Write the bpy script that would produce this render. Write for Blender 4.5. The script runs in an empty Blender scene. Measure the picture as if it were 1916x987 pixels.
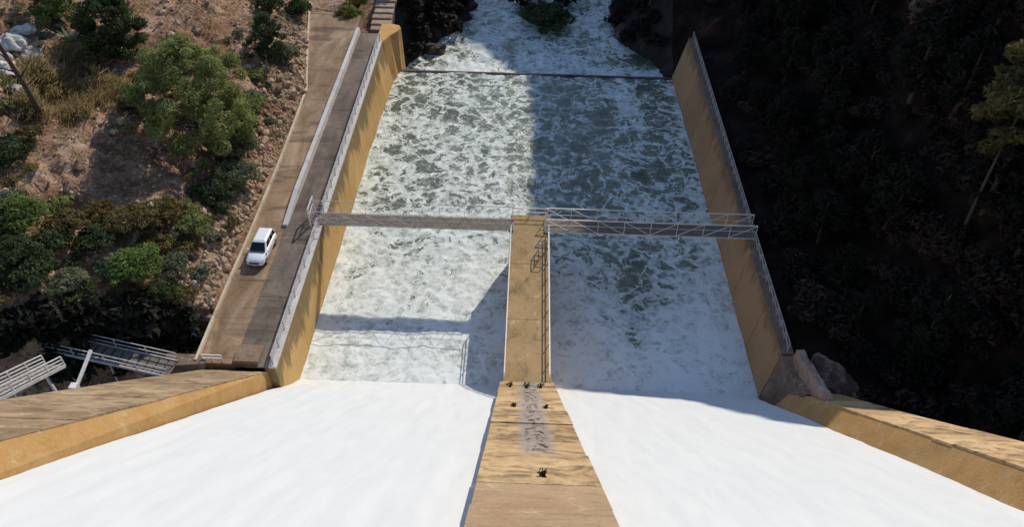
import bpy, math, random
import numpy as np
from mathutils import Matrix, Vector

random.seed(7)
SC = bpy.context.scene
COL = SC.collection

# ------------------------------------------------------------------ camera
RT = np.array([0.99941226, 0.02924796, 0.01787985])
UP = np.array([-0.03284938, 0.66799355, 0.74344168])
FW = np.array([-0.00980052, 0.74359208, -0.66856172])
CAM = np.array([0.0, 0.0, 50.0])
FPX, PW, PH = 1500.0, 1916.0, 987.0
cd = bpy.data.cameras.new('camera')
cd.sensor_width = 36.0
cd.lens = FPX / PW * 36.0
cd.clip_start = 0.5
cd.clip_end = 3000
co = bpy.data.objects.new('camera', cd)
COL.objects.link(co)
co.matrix_world = Matrix(((RT[0], UP[0], -FW[0], CAM[0]), (RT[1], UP[1], -FW[1], CAM[1]),
                          (RT[2], UP[2], -FW[2], CAM[2]), (0, 0, 0, 1)))
SC.camera = co

# ------------------------------------------------------------------ sky and sun
SUN = np.array([3.5, 7.9, 6.0])
SUN = SUN / np.linalg.norm(SUN)
EL = math.asin(SUN[2])
AZ = math.atan2(SUN[0], SUN[1])
w = bpy.data.worlds.new('World')
SC.world = w
w.use_nodes = True
nt = w.node_tree
nt.nodes.clear()
sky = nt.nodes.new('ShaderNodeTexSky')
sky.sky_type = 'NISHITA'
sky.sun_disc = False
sky.sun_elevation = EL
sky.sun_rotation = AZ
sky.ozone_density = 3.5
sky.dust_density = 0.3
bg = nt.nodes.new('ShaderNodeBackground')
bg.inputs['Strength'].default_value = 0.15
wo = nt.nodes.new('ShaderNodeOutputWorld')
nt.links.new(sky.outputs[0], bg.inputs[0])
nt.links.new(bg.outputs[0], wo.inputs[0])
sl = bpy.data.lights.new('sun', 'SUN')
sl.energy = 3.35
sl.angle = math.radians(0.5)
sl.color = (1.0, 0.93, 0.81)
so = bpy.data.objects.new('sun', sl)
COL.objects.link(so)
so.rotation_euler = Vector(tuple(SUN)).to_track_quat('Z', 'Y').to_euler()
so.location = (60, 150, 160)
SC.view_settings.view_transform = 'Standard'
SC.view_settings.look = 'None'
SC.view_settings.gamma = 1.0
SC.view_settings.exposure = 0.25
SC.view_settings.use_curve_mapping = False

# ------------------------------------------------------------------ noise
RNG = np.random.RandomState(11)
_P = RNG.permutation(256)
_P = np.concatenate([_P, _P, _P])
_G = RNG.uniform(0, 2 * np.pi, 256)


def perlin(x, y, seed=0):
    x = np.asarray(x, float) + seed * 17.31
    y = np.asarray(y, float) - seed * 9.77
    xi = np.floor(x).astype(int)
    yi = np.floor(y).astype(int)
    xf, yf = x - xi, y - yi
    u = xf * xf * xf * (xf * (xf * 6 - 15) + 10)
    v = yf * yf * yf * (yf * (yf * 6 - 15) + 10)

    def g(ix, iy, dx, dy):
        a = _G[_P[_P[ix & 255] + (iy & 255)]]
        return np.cos(a) * dx + np.sin(a) * dy
    n00 = g(xi, yi, xf, yf)
    n10 = g(xi + 1, yi, xf - 1, yf)
    n01 = g(xi, yi + 1, xf, yf - 1)
    n11 = g(xi + 1, yi + 1, xf - 1, yf - 1)
    return (n00 * (1 - u) + n10 * u) * (1 - v) + (n01 * (1 - u) + n11 * u) * v


def fbm(x, y, seed=0, oct=4, gain=0.5):
    s, a, f = 0, 1.0, 1.0
    for i in range(oct):
        s = s + a * perlin(x * f, y * f, seed + i * 3)
        a *= gain
        f *= 2.03
    return s


def sstep(a, b, x):
    t = np.clip((x - a) / (b - a), 0, 1)
    return t * t * (3 - 2 * t)


# ------------------------------------------------------------------ materials
def new_mat(name):
    m = bpy.data.materials.new(name)
    m.use_nodes = True
    t = m.node_tree
    t.nodes.clear()
    out = t.nodes.new('ShaderNodeOutputMaterial')
    b = t.nodes.new('ShaderNodeBsdfPrincipled')
    t.links.new(b.outputs[0], out.inputs[0])
    b.inputs['Specular IOR Level'].default_value = 0.25
    return m, t, b


class NB:
    """small node helper"""

    def __init__(self, t):
        self.t = t

    def coord(self, kind='Object', scale=(1, 1, 1), rot=(0, 0, 0)):
        c = self.t.nodes.new('ShaderNodeTexCoord')
        mp = self.t.nodes.new('ShaderNodeMapping')
        mp.inputs['Scale'].default_value = scale
        mp.inputs['Rotation'].default_value = rot
        self.t.links.new(c.outputs[kind], mp.inputs[0])
        return mp.outputs[0]

    def noise(self, vec, scale=1.0, detail=4.0, rough=0.55, dist=0.0):
        n = self.t.nodes.new('ShaderNodeTexNoise')
        n.inputs['Scale'].default_value = scale
        n.inputs['Detail'].default_value = detail
        n.inputs['Roughness'].default_value = rough
        n.inputs['Distortion'].default_value = dist
        if vec is not None:
            self.t.links.new(vec, n.inputs['Vector'])
        return n.outputs['Fac']

    def ramp(self, fac, stops):
        r = self.t.nodes.new('ShaderNodeValToRGB')
        e = r.color_ramp.elements
        while len(e) < len(stops):
            e.new(0.5)
        for k, (p, c) in enumerate(stops):
            e[k].position = p
            if not isinstance(c, (tuple, list)):
                c = (c, c, c)
            e[k].color = (c[0], c[1], c[2], 1)
        self.t.links.new(fac, r.inputs[0])
        return r.outputs[0]

    def mix(self, fac, a, b, mode='MIX'):
        m = self.t.nodes.new('ShaderNodeMix')
        m.data_type = 'RGBA'
        m.blend_type = mode
        for sock, v in ((m.inputs[0], fac), (m.inputs[6], a), (m.inputs[7], b)):
            if isinstance(v, (int, float)):
                sock.default_value = v
            elif isinstance(v, tuple):
                sock.default_value = (v[0], v[1], v[2], 1)
            else:
                self.t.links.new(v, sock)
        return m.outputs[2]

    def math(self, op, a, b=0.0, c=None):
        m = self.t.nodes.new('ShaderNodeMath')
        m.operation = op
        for k, v in enumerate((a, b, c)):
            if v is None:
                continue
            if isinstance(v, (int, float)):
                m.inputs[k].default_value = v
            else:
                self.t.links.new(v, m.inputs[k])
        return m.outputs[0]

    def maprange(self, v, a, b, c=0.0, d=1.0, smooth=True):
        m = self.t.nodes.new('ShaderNodeMapRange')
        if smooth:
            m.interpolation_type = 'SMOOTHSTEP'
        for k, x in ((0, v), (1, a), (2, b), (3, c), (4, d)):
            if isinstance(x, (int, float)):
                m.inputs[k].default_value = x
            else:
                self.t.links.new(x, m.inputs[k])
        return m.outputs[0]

    def bump(self, b, height, strength=0.4, dist=0.05):
        n = self.t.nodes.new('ShaderNodeBump')
        n.inputs['Strength'].default_value = strength
        n.inputs['Distance'].default_value = dist
        self.t.links.new(height, n.inputs['Height'])
        self.t.links.new(n.outputs[0], b.inputs['Normal'])

    def attr(self, name):
        a = self.t.nodes.new('ShaderNodeAttribute')
        a.attribute_name = name
        return a

    def rand(self):
        return self.t.nodes.new('ShaderNodeObjectInfo').outputs['Random']

    def sep(self, vec):
        s = self.t.nodes.new('ShaderNodeSeparateXYZ')
        self.t.links.new(vec, s.inputs[0])
        return s.outputs


def concrete(name, c1, c2, stain=(0.10, 0.08, 0.055), stain_amt=0.6, streak=(1, 1, 1), streak_scale=0.8,
             scale=0.35, rand_amt=0.25, lo=0.48, hi=0.72, spine=False):
    m, t, b = new_mat(name)
    n = NB(t)
    v = n.coord()
    big = n.noise(v, scale, 5, 0.6, 0.3)
    col = n.mix(n.ramp(big, [(0.32, 0.0), (0.68, 1.0)]), c1, c2)
    sv = n.coord(scale=streak)
    st = n.noise(sv, streak_scale, 7, 0.68, 1.3)
    col = n.mix(n.math('MULTIPLY', n.maprange(st, lo, hi), stain_amt), col, stain)
    bl = n.noise(v, 0.9, 8, 0.72, 0.2)
    col = n.mix(n.maprange(bl, 0.52, 0.68, 0.0, 0.55 * stain_amt), col, stain)
    col = n.mix(n.maprange(bl, 0.30, 0.44, 0.45, 0.0), col, (0.62, 0.50, 0.36))
    fine = n.noise(v, 6.0, 4, 0.7)
    col = n.mix(0.35, col, n.ramp(fine, [(0.25, 0.35), (0.75, 0.85)]), 'OVERLAY')
    if spine:
        # dark damp moss stain down the middle of the sloping pier
        xyz = n.sep(v)
        wob = n.noise(v, 0.7, 6, 0.7, 0.4)
        ax = n.math('ABSOLUTE', n.math('SUBTRACT', xyz[0], n.math('ADD', 0.55, n.math('MULTIPLY', wob, 0.9))))
        grey = n.math('MULTIPLY', n.maprange(ax, 0.95, 0.55), n.maprange(n.math('ADD', xyz[1], n.math('MULTIPLY', wob, 4.0)), 20.0, 23.0))
        col = n.mix(n.math('MULTIPLY', grey, 0.85), col, (0.31, 0.26, 0.225))
        spots = n.noise(n.coord(scale=(1.5, 0.8, 0.8)), 1.9, 6, 0.72, 0.6)
        blk = n.math('MULTIPLY', n.math('MULTIPLY', n.maprange(spots, 0.50, 0.58), n.maprange(ax, 0.62, 0.30)), n.maprange(n.math('ADD', xyz[1], n.math('MULTIPLY', wob, 4.0)), 20.0, 23.0))
        col = n.mix(blk, col, (0.045, 0.035, 0.03))
    r = n.maprange(n.rand(), 0.0, 1.0, 1.0 - rand_amt, 1.0 + rand_amt, False)
    col = n.mix(1.0, col, r, 'MULTIPLY')
    t.links.new(col, b.inputs['Base Color'])
    b.inputs['Roughness'].default_value = 0.9
    n.bump(b, n.math('ADD', n.math('MULTIPLY', st, 0.6), fine), 0.5, 0.06)
    return m


def wall_mat(name, c1, c2, top, band0, band1, amount):
    """weathered channel wall: grime bleeding down from the coping in vertical streaks"""
    m, t, b = new_mat(name)
    n = NB(t)
    v = n.coord()
    big = n.noise(v, 0.22, 5, 0.6, 0.5)
    col = n.mix(n.ramp(big, [(0.3, 0.0), (0.7, 1.0)]), c1, c2)
    st = n.noise(n.coord(scale=(0.5, 0.55, 0.07)), 1.3, 5, 0.6, 0.3)
    z = n.sep(v)[2]
    reach = n.maprange(st, 0.3, 0.75, band1, band0, False)
    mask = n.maprange(n.math('SUBTRACT', z, reach), -0.5, 0.9)
    sp = n.noise(v, 1.6, 5, 0.7)
    mask = n.math('MULTIPLY', n.math('MULTIPLY', mask, n.maprange(sp, 0.2, 0.6, 0.55, 1.0)), amount)
    col = n.mix(mask, col, top)
    damp = n.maprange(n.math('ADD', z, n.math('MULTIPLY', big, 1.5)), -5.6, -4.8, 0.3, 0.0)
    col = n.mix(damp, col, (0.13, 0.085, 0.04))
    fine = n.noise(v, 5.0, 4, 0.7)
    col = n.mix(0.3, col, n.ramp(fine, [(0.25, 0.35), (0.75, 0.85)]), 'OVERLAY')
    r = n.maprange(n.rand(), 0.0, 1.0, 0.9, 1.1, False)
    col = n.mix(1.0, col, r, 'MULTIPLY')
    t.links.new(col, b.inputs['Base Color'])
    b.inputs['Roughness'].default_value = 0.88
    n.bump(b, fine, 0.4, 0.05)
    return m


def plain(name, col, rough=0.6, metal=0.0, var=0.25, scale=3.0, spec=0.3):
    m, t, b = new_mat(name)
    n = NB(t)
    f = n.noise(n.coord(), scale, 4, 0.6)
    c = n.mix(1.0, col, n.ramp(f, [(0.3, 1 - var), (0.7, 1 + var)]), 'MULTIPLY')
    t.links.new(c, b.inputs['Base Color'])
    b.inputs['Roughness'].default_value = rough
    b.inputs['Metallic'].default_value = metal
    b.inputs['Specular IOR Level'].default_value = spec
    return m


def leaf_mat(name, dark, light, trans=0.45):
    m, t, b = new_mat(name)
    n = NB(t)
    a = n.attr('tint').outputs['Fac']
    r = n.math('ADD', n.math('MULTIPLY', a, 0.8), n.math('MULTIPLY', n.rand(), 0.2))
    col = n.mix(r, dark, light)
    t.links.new(col, b.inputs['Base Color'])
    b.inputs['Roughness'].default_value = 0.75
    b.inputs['Specular IOR Level'].default_value = 0.15
    tr = t.nodes.new('ShaderNodeBsdfTranslucent')
    t.links.new(col, tr.inputs[0])
    ms = t.nodes.new('ShaderNodeMixShader')
    ms.inputs[0].default_value = trans
    out = [x for x in t.nodes if x.type == 'OUTPUT_MATERIAL'][0]
    t.links.new(b.outputs[0], ms.inputs[1])
    t.links.new(tr.outputs[0], ms.inputs[2])
    t.links.new(ms.outputs[0], out.inputs[0])
    return m


def soil_mat():
    m, t, b = new_mat('hillside_soil')
    n = NB(t)
    v = n.coord()
    n1 = n.noise(v, 0.12, 6, 0.6, 0.4)
    n2 = n.noise(v, 0.55, 6, 0.65, 0.6)
    n3 = n.noise(v, 2.6, 5, 0.7, 0.3)
    col = n.ramp(n1, [(0.3, (0.235, 0.118, 0.066)), (0.48, (0.36, 0.205, 0.122)), (0.62, (0.50, 0.32, 0.21)), (0.75, (0.34, 0.195, 0.09))])
    col = n.mix(n.maprange(n2, 0.50, 0.66, 0.0, 0.85), col, (0.10, 0.065, 0.04))
    col = n.mix(n.maprange(n2, 0.30, 0.46, 0.7, 0.0), col, (0.60, 0.48, 0.38))
    col = n.mix(n.maprange(n3, 0.52, 0.62, 0.0, 0.75), col, (0.085, 0.06, 0.04))
    col = n.mix(n.maprange(n3, 0.3, 0.4, 0.5, 0.0), col, (0.62, 0.52, 0.42))
    t.links.new(col, b.inputs['Base Color'])
    b.inputs['Roughness'].default_value = 0.95
    b.inputs['Specular IOR Level'].default_value = 0.1
    n.bump(b, n.math('ADD', n2, n.math('MULTIPLY', n3, 0.6)), 1.0, 0.6)
    return m


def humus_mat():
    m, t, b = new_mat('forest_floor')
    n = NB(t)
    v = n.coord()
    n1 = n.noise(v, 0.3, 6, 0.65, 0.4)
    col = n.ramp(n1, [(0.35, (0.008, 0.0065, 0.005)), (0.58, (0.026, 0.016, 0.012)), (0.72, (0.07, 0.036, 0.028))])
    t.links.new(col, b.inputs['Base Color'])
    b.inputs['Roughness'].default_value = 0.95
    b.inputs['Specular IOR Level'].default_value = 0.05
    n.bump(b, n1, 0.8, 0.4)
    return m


def rock_mat(name, c1, c2, c3, scale=0.8):
    m, t, b = new_mat(name)
    n = NB(t)
    v = n.coord()
    n1 = n.noise(v, scale, 6, 0.65, 0.3)
    col = n.ramp(n1, [(0.3, c1), (0.5, c2), (0.72, c3)])
    r = n.maprange(n.rand(), 0.0, 1.0, 0.7, 1.3, False)
    col = n.mix(1.0, col, r, 'MULTIPLY')
    t.links.new(col, b.inputs['Base Color'])
    b.inputs['Roughness'].default_value = 0.92
    n.bump(b, n.noise(v, scale * 4, 5, 0.7), 0.6, 0.1)
    return m


def water_mat(name):
    """churned green-grey water carrying lacy foam; 'cover' is how much foam a place carries"""
    m, t, b = new_mat(name)
    n = NB(t)
    v0 = n.coord()

    def warp(vec, scale, amp):
        wn = t.nodes.new('ShaderNodeTexNoise')
        wn.inputs['Scale'].default_value = scale
        wn.inputs['Detail'].default_value = 2.5
        t.links.new(v0, wn.inputs['Vector'])
        sub = t.nodes.new('ShaderNodeVectorMath')
        sub.operation = 'SUBTRACT'
        sub.inputs[1].default_value = (0.5, 0.5, 0.5)
        t.links.new(wn.outputs['Color'], sub.inputs[0])
        sca = t.nodes.new('ShaderNodeVectorMath')
        sca.operation = 'SCALE'
        sca.inputs['Scale'].default_value = amp
        t.links.new(sub.outputs[0], sca.inputs[0])
        add = t.nodes.new('ShaderNodeVectorMath')
        add.operation = 'ADD'
        t.links.new(vec, add.inputs[0])
        t.links.new(sca.outputs[0], add.inputs[1])
        return add.outputs[0]
    v = warp(warp(v0, 0.20, 6.0), 0.8, 1.7)
    cover = n.attr('cover').outputs['Fac']

    def cells(scale, k):
        vo = t.nodes.new('ShaderNodeTexVoronoi')
        vo.feature = 'DISTANCE_TO_EDGE'
        vo.inputs['Scale'].default_value = scale
        t.links.new(v, vo.inputs['Vector'])
        q = n.math('SUBTRACT', 1.0, n.math('MULTIPLY', vo.outputs['Distance'], k))
        return n.math('MAXIMUM', q, 0.0)
    c1, c2, c3 = cells(0.36, 4.2), cells(0.95, 3.8), cells(2.4, 3.2)
    body = n.noise(v, 0.26, 5, 0.62)
    fine = n.noise(v0, 3.0, 4, 0.7)
    p = n.math('ADD', n.math('MULTIPLY', c1, 0.46), n.math('MULTIPLY', c2, 0.38))
    p = n.math('ADD', p, n.math('MULTIPLY', c3, 0.20))
    p = n.math('ADD', p, n.math('MULTIPLY', n.math('SUBTRACT', body, 0.5), 1.0))
    p = n.math('ADD', p, n.math('MULTIPLY', n.math('SUBTRACT', fine, 0.5), 0.45))
    thr = n.maprange(cover, 0.0, 1.0, 0.92, -0.25, False)
    d = n.math('SUBTRACT', p, thr)
    foam = n.maprange(d, -0.06, 0.13)
    milk = n.maprange(d, -0.45, 0.02, 0.0, 0.35)
    wc = n.ramp(body, [(0.3, (0.055, 0.068, 0.045)), (0.7, (0.150, 0.155, 0.090))])
    wc = n.mix(milk, wc, (0.30, 0.33, 0.26))
    fc = n.ramp(n.noise(v0, 1.3, 6, 0.72), [(0.38, (0.36, 0.40, 0.34)), (0.64, (0.77, 0.785, 0.73))])
    fc = n.mix(n.maprange(d, 0.25, 0.95), fc, (0.75, 0.765, 0.73))
    col = n.mix(foam, wc, fc)
    t.links.new(col, b.inputs['Base Color'])
    t.links.new(n.maprange(foam, 0.0, 1.0, 0.25, 0.9, False), b.inputs['Roughness'])
    b.inputs['Specular IOR Level'].default_value = 0.3
    h = n.math('ADD', n.math('MULTIPLY', foam, 0.6), n.math('MULTIPLY', fine, 0.9))
    n.bump(b, h, 0.45, 0.14)
    return m


def chute_mat():
    m, t, b = new_mat('chute_white_water')
    n = NB(t)
    s = n.noise(n.coord(scale=(1.0, 0.16, 0.16)), 1.1, 6, 0.7, 0.4)
    f = n.noise(n.coord(), 2.2, 5, 0.7, 0.5)
    col = n.mix(n.maprange(s, 0.35, 0.65), (0.585, 0.59, 0.58), (0.625, 0.625, 0.61))
    t.links.new(col, b.inputs['Base Color'])
    b.inputs['Roughness'].default_value = 0.8
    b.inputs['Specular IOR Level'].default_value = 0.15
    n.bump(b, n.math('ADD', s, n.math('MULTIPLY', f, 0.5)), 0.16, 0.10)
    return m


def road_mat(name, c1, c2, c3):
    m, t, b = new_mat(name)
    n = NB(t)
    v = n.coord()
    n1 = n.noise(n.coord(scale=(0.6, 0.22, 1)), 0.7, 6, 0.65, 0.6)
    n2 = n.noise(n.coord(scale=(0.25, 1.0, 1)), 0.5, 5, 0.6, 0.5)
    n3 = n.noise(v, 3.5, 5, 0.7)
    col = n.ramp(n1, [(0.3, c1), (0.52, c2), (0.72, c3)])
    col = n.mix(n.maprange(n2, 0.50, 0.66, 0.0, 0.7), col, (0.085, 0.06, 0.04))
    col = n.mix(0.4, col, n.ramp(n3, [(0.25, 0.3), (0.75, 0.8)]), 'OVERLAY')
    r = n.maprange(n.rand(), 0.0, 1.0, 0.88, 1.12, False)
    col = n.mix(1.0, col, r, 'MULTIPLY')
    t.links.new(col, b.inputs['Base Color'])
    b.inputs['Roughness'].default_value = 0.9
    n.bump(b, n3, 0.3, 0.04)
    return m


M = {}
M['soil'] = soil_mat()
M['humus'] = humus_mat()
M['bank_rock'] = rock_mat('river_bank_rock', (0.012, 0.011, 0.010), (0.028, 0.024, 0.020), (0.055, 0.048, 0.042), 0.5)  # near-black colour stands in for bank shade that no shadow reaches
M['stone'] = rock_mat('rubble_stone', (0.22, 0.14, 0.085), (0.36, 0.25, 0.16), (0.50, 0.40, 0.29), 0.8)
M['white_stone'] = rock_mat('pale_stone', (0.32, 0.28, 0.23), (0.46, 0.42, 0.36), (0.58, 0.55, 0.5), 0.8)
M['dark_rock'] = rock_mat('dark_rock', (0.035, 0.025, 0.02), (0.07, 0.05, 0.042), (0.14, 0.11, 0.1), 0.6)
M['red_rock'] = rock_mat('red_brown_rock', (0.055, 0.027, 0.019), (0.12, 0.062, 0.044), (0.42, 0.29, 0.23), 1.3)
M['water'] = water_mat('foaming_water')
M['chute'] = chute_mat()
M['left_wall'] = wall_mat('left_wall_concrete', (0.42, 0.255, 0.085), (0.52, 0.33, 0.135), (0.135, 0.105, 0.055), -0.5, -4.2, 0.85)
M['right_wall'] = wall_mat('right_wall_concrete', (0.38, 0.215, 0.10), (0.46, 0.275, 0.14), (0.13, 0.075, 0.042), 0.2, -2.2, 0.6)
M['orange'] = concrete('orange_concrete', (0.45, 0.245, 0.075), (0.55, 0.33, 0.135), stain=(0.26, 0.15, 0.06), streak=(1, 0.25, 0.25), streak_scale=0.5, stain_amt=0.5)
M['lift'] = concrete('streaked_concrete', (0.40, 0.245, 0.115), (0.54, 0.38, 0.20), stain=(0.15, 0.095, 0.05), streak=(0.7, 1.0, 1.0), streak_scale=0.62, stain_amt=0.9, rand_amt=0.13, lo=0.44, hi=0.64)
M['lift_pier'] = concrete('moss_stained_concrete', (0.40, 0.245, 0.115), (0.54, 0.38, 0.20), stain=(0.15, 0.095, 0.05), streak=(0.7, 1.0, 1.0), streak_scale=0.62, stain_amt=0.9, rand_amt=0.13, lo=0.44, hi=0.64, spine=True)
M['lift_left'] = concrete('weathered_wall_top', (0.22, 0.145, 0.08), (0.37, 0.265, 0.155), stain=(0.12, 0.08, 0.045), streak=(0.7, 1.0, 1.0), streak_scale=0.62, stain_amt=0.8, rand_amt=0.13, lo=0.44, hi=0.64)
M['pier_top'] = concrete('pier_deck_concrete', (0.31, 0.195, 0.085), (0.38, 0.25, 0.125), stain=(0.13, 0.105, 0.04), streak=(1, 0.7, 1), streak_scale=0.42, stain_amt=0.85, rand_amt=0.06)
M['pier_low'] = concrete('sloping_pier_concrete', (0.31, 0.20, 0.115), (0.38, 0.26, 0.155), stain=(0.22, 0.15, 0.075), streak=(0.22, 1.0, 1.0), streak_scale=1.3, stain_amt=0.55, rand_amt=0.06, lo=0.48, hi=0.66)
M['patch'] = concrete('grey_mortar', (0.30, 0.245, 0.20), (0.38, 0.32, 0.265), stain=(0.05, 0.042, 0.036), streak=(1.6, 0.8, 0.8), streak_scale=1.6, stain_amt=0.95, rand_amt=0.05, lo=0.47, hi=0.56)
M['kerb'] = concrete('pale_kerb_concrete', (0.46, 0.42, 0.40), (0.56, 0.52, 0.49), stain=(0.28, 0.25, 0.22), streak_scale=1.2, stain_amt=0.5, rand_amt=0.08)
M['edge'] = concrete('cream_edging', (0.48, 0.39, 0.28), (0.60, 0.50, 0.37), stain=(0.3, 0.22, 0.14), streak_scale=1.0, stain_amt=0.5, rand_amt=0.1)
M['road'] = road_mat('dusty_access_road', (0.14, 0.085, 0.045), (0.28, 0.185, 0.11), (0.42, 0.30, 0.20))
M['prom'] = road_mat('wall_walkway', (0.09, 0.066, 0.05), (0.165, 0.125, 0.098), (0.26, 0.205, 0.16))
M['block'] = concrete('brown_concrete', (0.17, 0.11, 0.075), (0.26, 0.18, 0.12), stain=(0.08, 0.05, 0.035), streak_scale=1.0, stain_amt=0.7, rand_amt=0.1)
M['pale_block'] = concrete('pale_abutment_concrete', (0.27, 0.175, 0.12), (0.38, 0.265, 0.19), stain=(0.11, 0.065, 0.045), streak_scale=0.9, stain_amt=0.6, rand_amt=0.1)
M['steel'] = plain('galvanised_steel', (0.62, 0.60, 0.56), 0.5, 0.0, 0.2)
M['bridge_steel'] = plain('bridge_painted_steel', (0.66, 0.58, 0.50), 0.5, 0.0, 0.2)
M['left_bridge_steel'] = plain('weathered_bridge_steel', (0.42, 0.38, 0.33), 0.6, 0.0, 0.35)
M['dark_steel'] = plain('dark_steel', (0.10, 0.075, 0.06), 0.6, 0.0, 0.3)
M['grating'] = plain('deck_planks', (0.16, 0.135, 0.11), 0.8, 0.0, 0.3)
M['white_rail'] = plain('white_painted_rail', (0.74, 0.70, 0.66), 0.5, 0.0, 0.12)
M['grey_rail'] = plain('grey_painted_rail', (0.44, 0.40, 0.38), 0.55, 0.0, 0.25)
M['dull_rail'] = plain('dull_weathered_rail', (0.46, 0.42, 0.37), 0.7, 0.0, 0.3)
M['bark'] = plain('bark', (0.085, 0.06, 0.045), 0.9, 0.0, 0.4, 2.0)
M['pale_bark'] = plain('pale_bark', (0.24, 0.21, 0.18), 0.9, 0.0, 0.3, 2.0)
M['car_paint'] = plain('white_car_paint', (0.80, 0.80, 0.79), 0.25, 0.0, 0.02, 1.0, 0.5)
M['glass'] = plain('dark_car_glass', (0.012, 0.013, 0.016), 0.08, 0.0, 0.1, 1.0, 0.5)
M['rubber'] = plain('tyre_rubber', (0.02, 0.02, 0.02), 0.85)
M['rim'] = plain('wheel_rim', (0.45, 0.45, 0.46), 0.35, 0.6)
M['trim'] = plain('black_trim', (0.025, 0.025, 0.027), 0.55)
M['lamp'] = plain('headlamp_glass', (0.55, 0.57, 0.6), 0.12, 0.0, 0.05, 1.0, 0.6)
M['red'] = plain('tail_lamp', (0.35, 0.02, 0.015), 0.2)
M['pine'] = leaf_mat('pine_needles', (0.11, 0.135, 0.045), (0.36, 0.39, 0.135), 0.5)
M['dark_leaf'] = leaf_mat('dark_evergreen_leaves', (0.034, 0.048, 0.020), (0.115, 0.145, 0.06))
M['shade_leaf'] = leaf_mat('forest_leaves', (0.007, 0.008, 0.005), (0.024, 0.023, 0.014), 0.15)  # near-black; shade of the gully and river bank is put into this colour
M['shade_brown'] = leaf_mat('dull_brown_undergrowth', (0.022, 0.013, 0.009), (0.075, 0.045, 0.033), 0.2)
M['grey_leaf'] = leaf_mat('grey_green_leaves', (0.095, 0.112, 0.062), (0.27, 0.29, 0.18))
M['green_leaf'] = leaf_mat('fresh_green_leaves', (0.065, 0.10, 0.025), (0.21, 0.28, 0.075))
M['olive_leaf'] = leaf_mat('olive_brown_leaves', (0.095, 0.078, 0.028), (0.25, 0.20, 0.075))
M['dry_leaf'] = leaf_mat('dry_grass_blades', (0.23, 0.165, 0.07), (0.44, 0.34, 0.17))
M['yellow_leaf'] = leaf_mat('yellow_green_leaves', (0.10, 0.11, 0.02), (0.27, 0.27, 0.07))
M['agave'] = leaf_mat('agave_leaves', (0.20, 0.26, 0.18), (0.36, 0.44, 0.30))
M['sun_patch_leaf'] = leaf_mat('sun_patch_foliage', (0.13, 0.085, 0.06), (0.30, 0.21, 0.15))  # pale tone stands in for faint sunlight on the shaded slope


# ------------------------------------------------------------------ mesh helpers
def tag(o, label=None, cat=None, group=None, kind=None):
    if label:
        o['label'] = label
    if cat:
        o['category'] = cat
    if group:
        o['group'] = group
    if kind:
        o['kind'] = kind
    return o


def empty(name, loc=(0, 0, 0), rz=0.0):
    o = bpy.data.objects.new(name, None)
    COL.objects.link(o)
    o.location = loc
    o.rotation_euler = (0, 0, rz)
    o.empty_display_size = 0.3
    return o


def link_mesh(name, me, mat, parent=None, smooth=False):
    if mat is not None:
        me.materials.clear()
        me.materials.append(mat)
    if smooth:
        me.polygons.foreach_set('use_smooth', [True] * len(me.polygons))
    o = bpy.data.objects.new(name, me)
    COL.objects.link(o)
    if parent is not None:
        o.parent = parent
    return o


class MB:
    def __init__(self):
        self.v, self.f = [], []

    def hexa(self, p):
        """8 corners: bottom ring 0-3 (ccw from above), top ring 4-7"""
        k = len(self.v)
        self.v += [tuple(map(float, q)) for q in p]
        for f in ((3, 2, 1, 0), (4, 5, 6, 7), (0, 1, 5, 4), (1, 2, 6, 5), (2, 3, 7, 6), (3, 0, 4, 7)):
            self.f.append(tuple(k + i for i in f))
        return self

    def box(self, x0, x1, y0, y1, z0, z1):
        return self.hexa([(x0, y0, z0), (x1, y0, z0), (x1, y1, z0), (x0, y1, z0),
                          (x0, y0, z1), (x1, y0, z1), (x1, y1, z1), (x0, y1, z1)])

    def bar(self, a, b, w=0.06, h=None):
        """square bar from a to b"""
        a, b = Vector(a), Vector(b)
        h = h or w
        d = (b - a).normalized()
        up = Vector((0, 0, 1)) if abs(d.z) < 0.9 else Vector((0, 1, 0))
        s = d.cross(up).normalized() * (w / 2)
        u = s.cross(d).normalized() * (h / 2)
        ring = lambda c: [c - s - u, c + s - u, c + s + u, c - s + u]
        k = len(self.v)
        self.v += [tuple(q) for q in ring(a) + ring(b)]
        for f in ((0, 1, 2, 3), (7, 6, 5, 4), (0, 4, 5, 1), (1, 5, 6, 2), (2, 6, 7, 3), (3, 7, 4, 0)):
            self.f.append(tuple(k + i for i in f))
        return self

    def tube(self, pts, rads, n=7, cap=True):
        pts = [Vector(p) for p in pts]
        base = len(self.v)
        for i, p in enumerate(pts):
            a = pts[max(i - 1, 0)]
            c = pts[min(i + 1, len(pts) - 1)]
            d = (c - a).normalized()
            up = Vector((1, 0, 0)) if abs(d.z) > 0.7 else Vector((0, 0, 1))
            s = d.cross(up).normalized()
            u = s.cross(d).normalized()
            for k in range(n):
                t = 2 * math.pi * k / n
                self.v.append(tuple(p + (s * math.cos(t) + u * math.sin(t)) * rads[i]))
        for i in range(len(pts) - 1):
            for k in range(n):
                a = base + i * n + k
                b = base + i * n + (k + 1) % n
                self.f.append((a, b, b + n, a + n))
        if cap:
            self.f.append(tuple(base + k for k in range(n))[::-1])
            self.f.append(tuple(base + (len(pts) - 1) * n + k for k in range(n)))
        return self

    def mesh(self, name):
        me = bpy.data.meshes.new(name)
        me.from_pydata(self.v, [], self.f)
        me.update()
        return me

    def build(self, name, mat, parent=None, smooth=False, bevel=0.0):
        o = link_mesh(name, self.mesh(name), mat, parent, smooth)
        if bevel:
            bm = o.modifiers.new('bevel', 'BEVEL')
            bm.width = bevel
            bm.segments = 2
            bm.limit_method = 'ANGLE'
        return o


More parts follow.
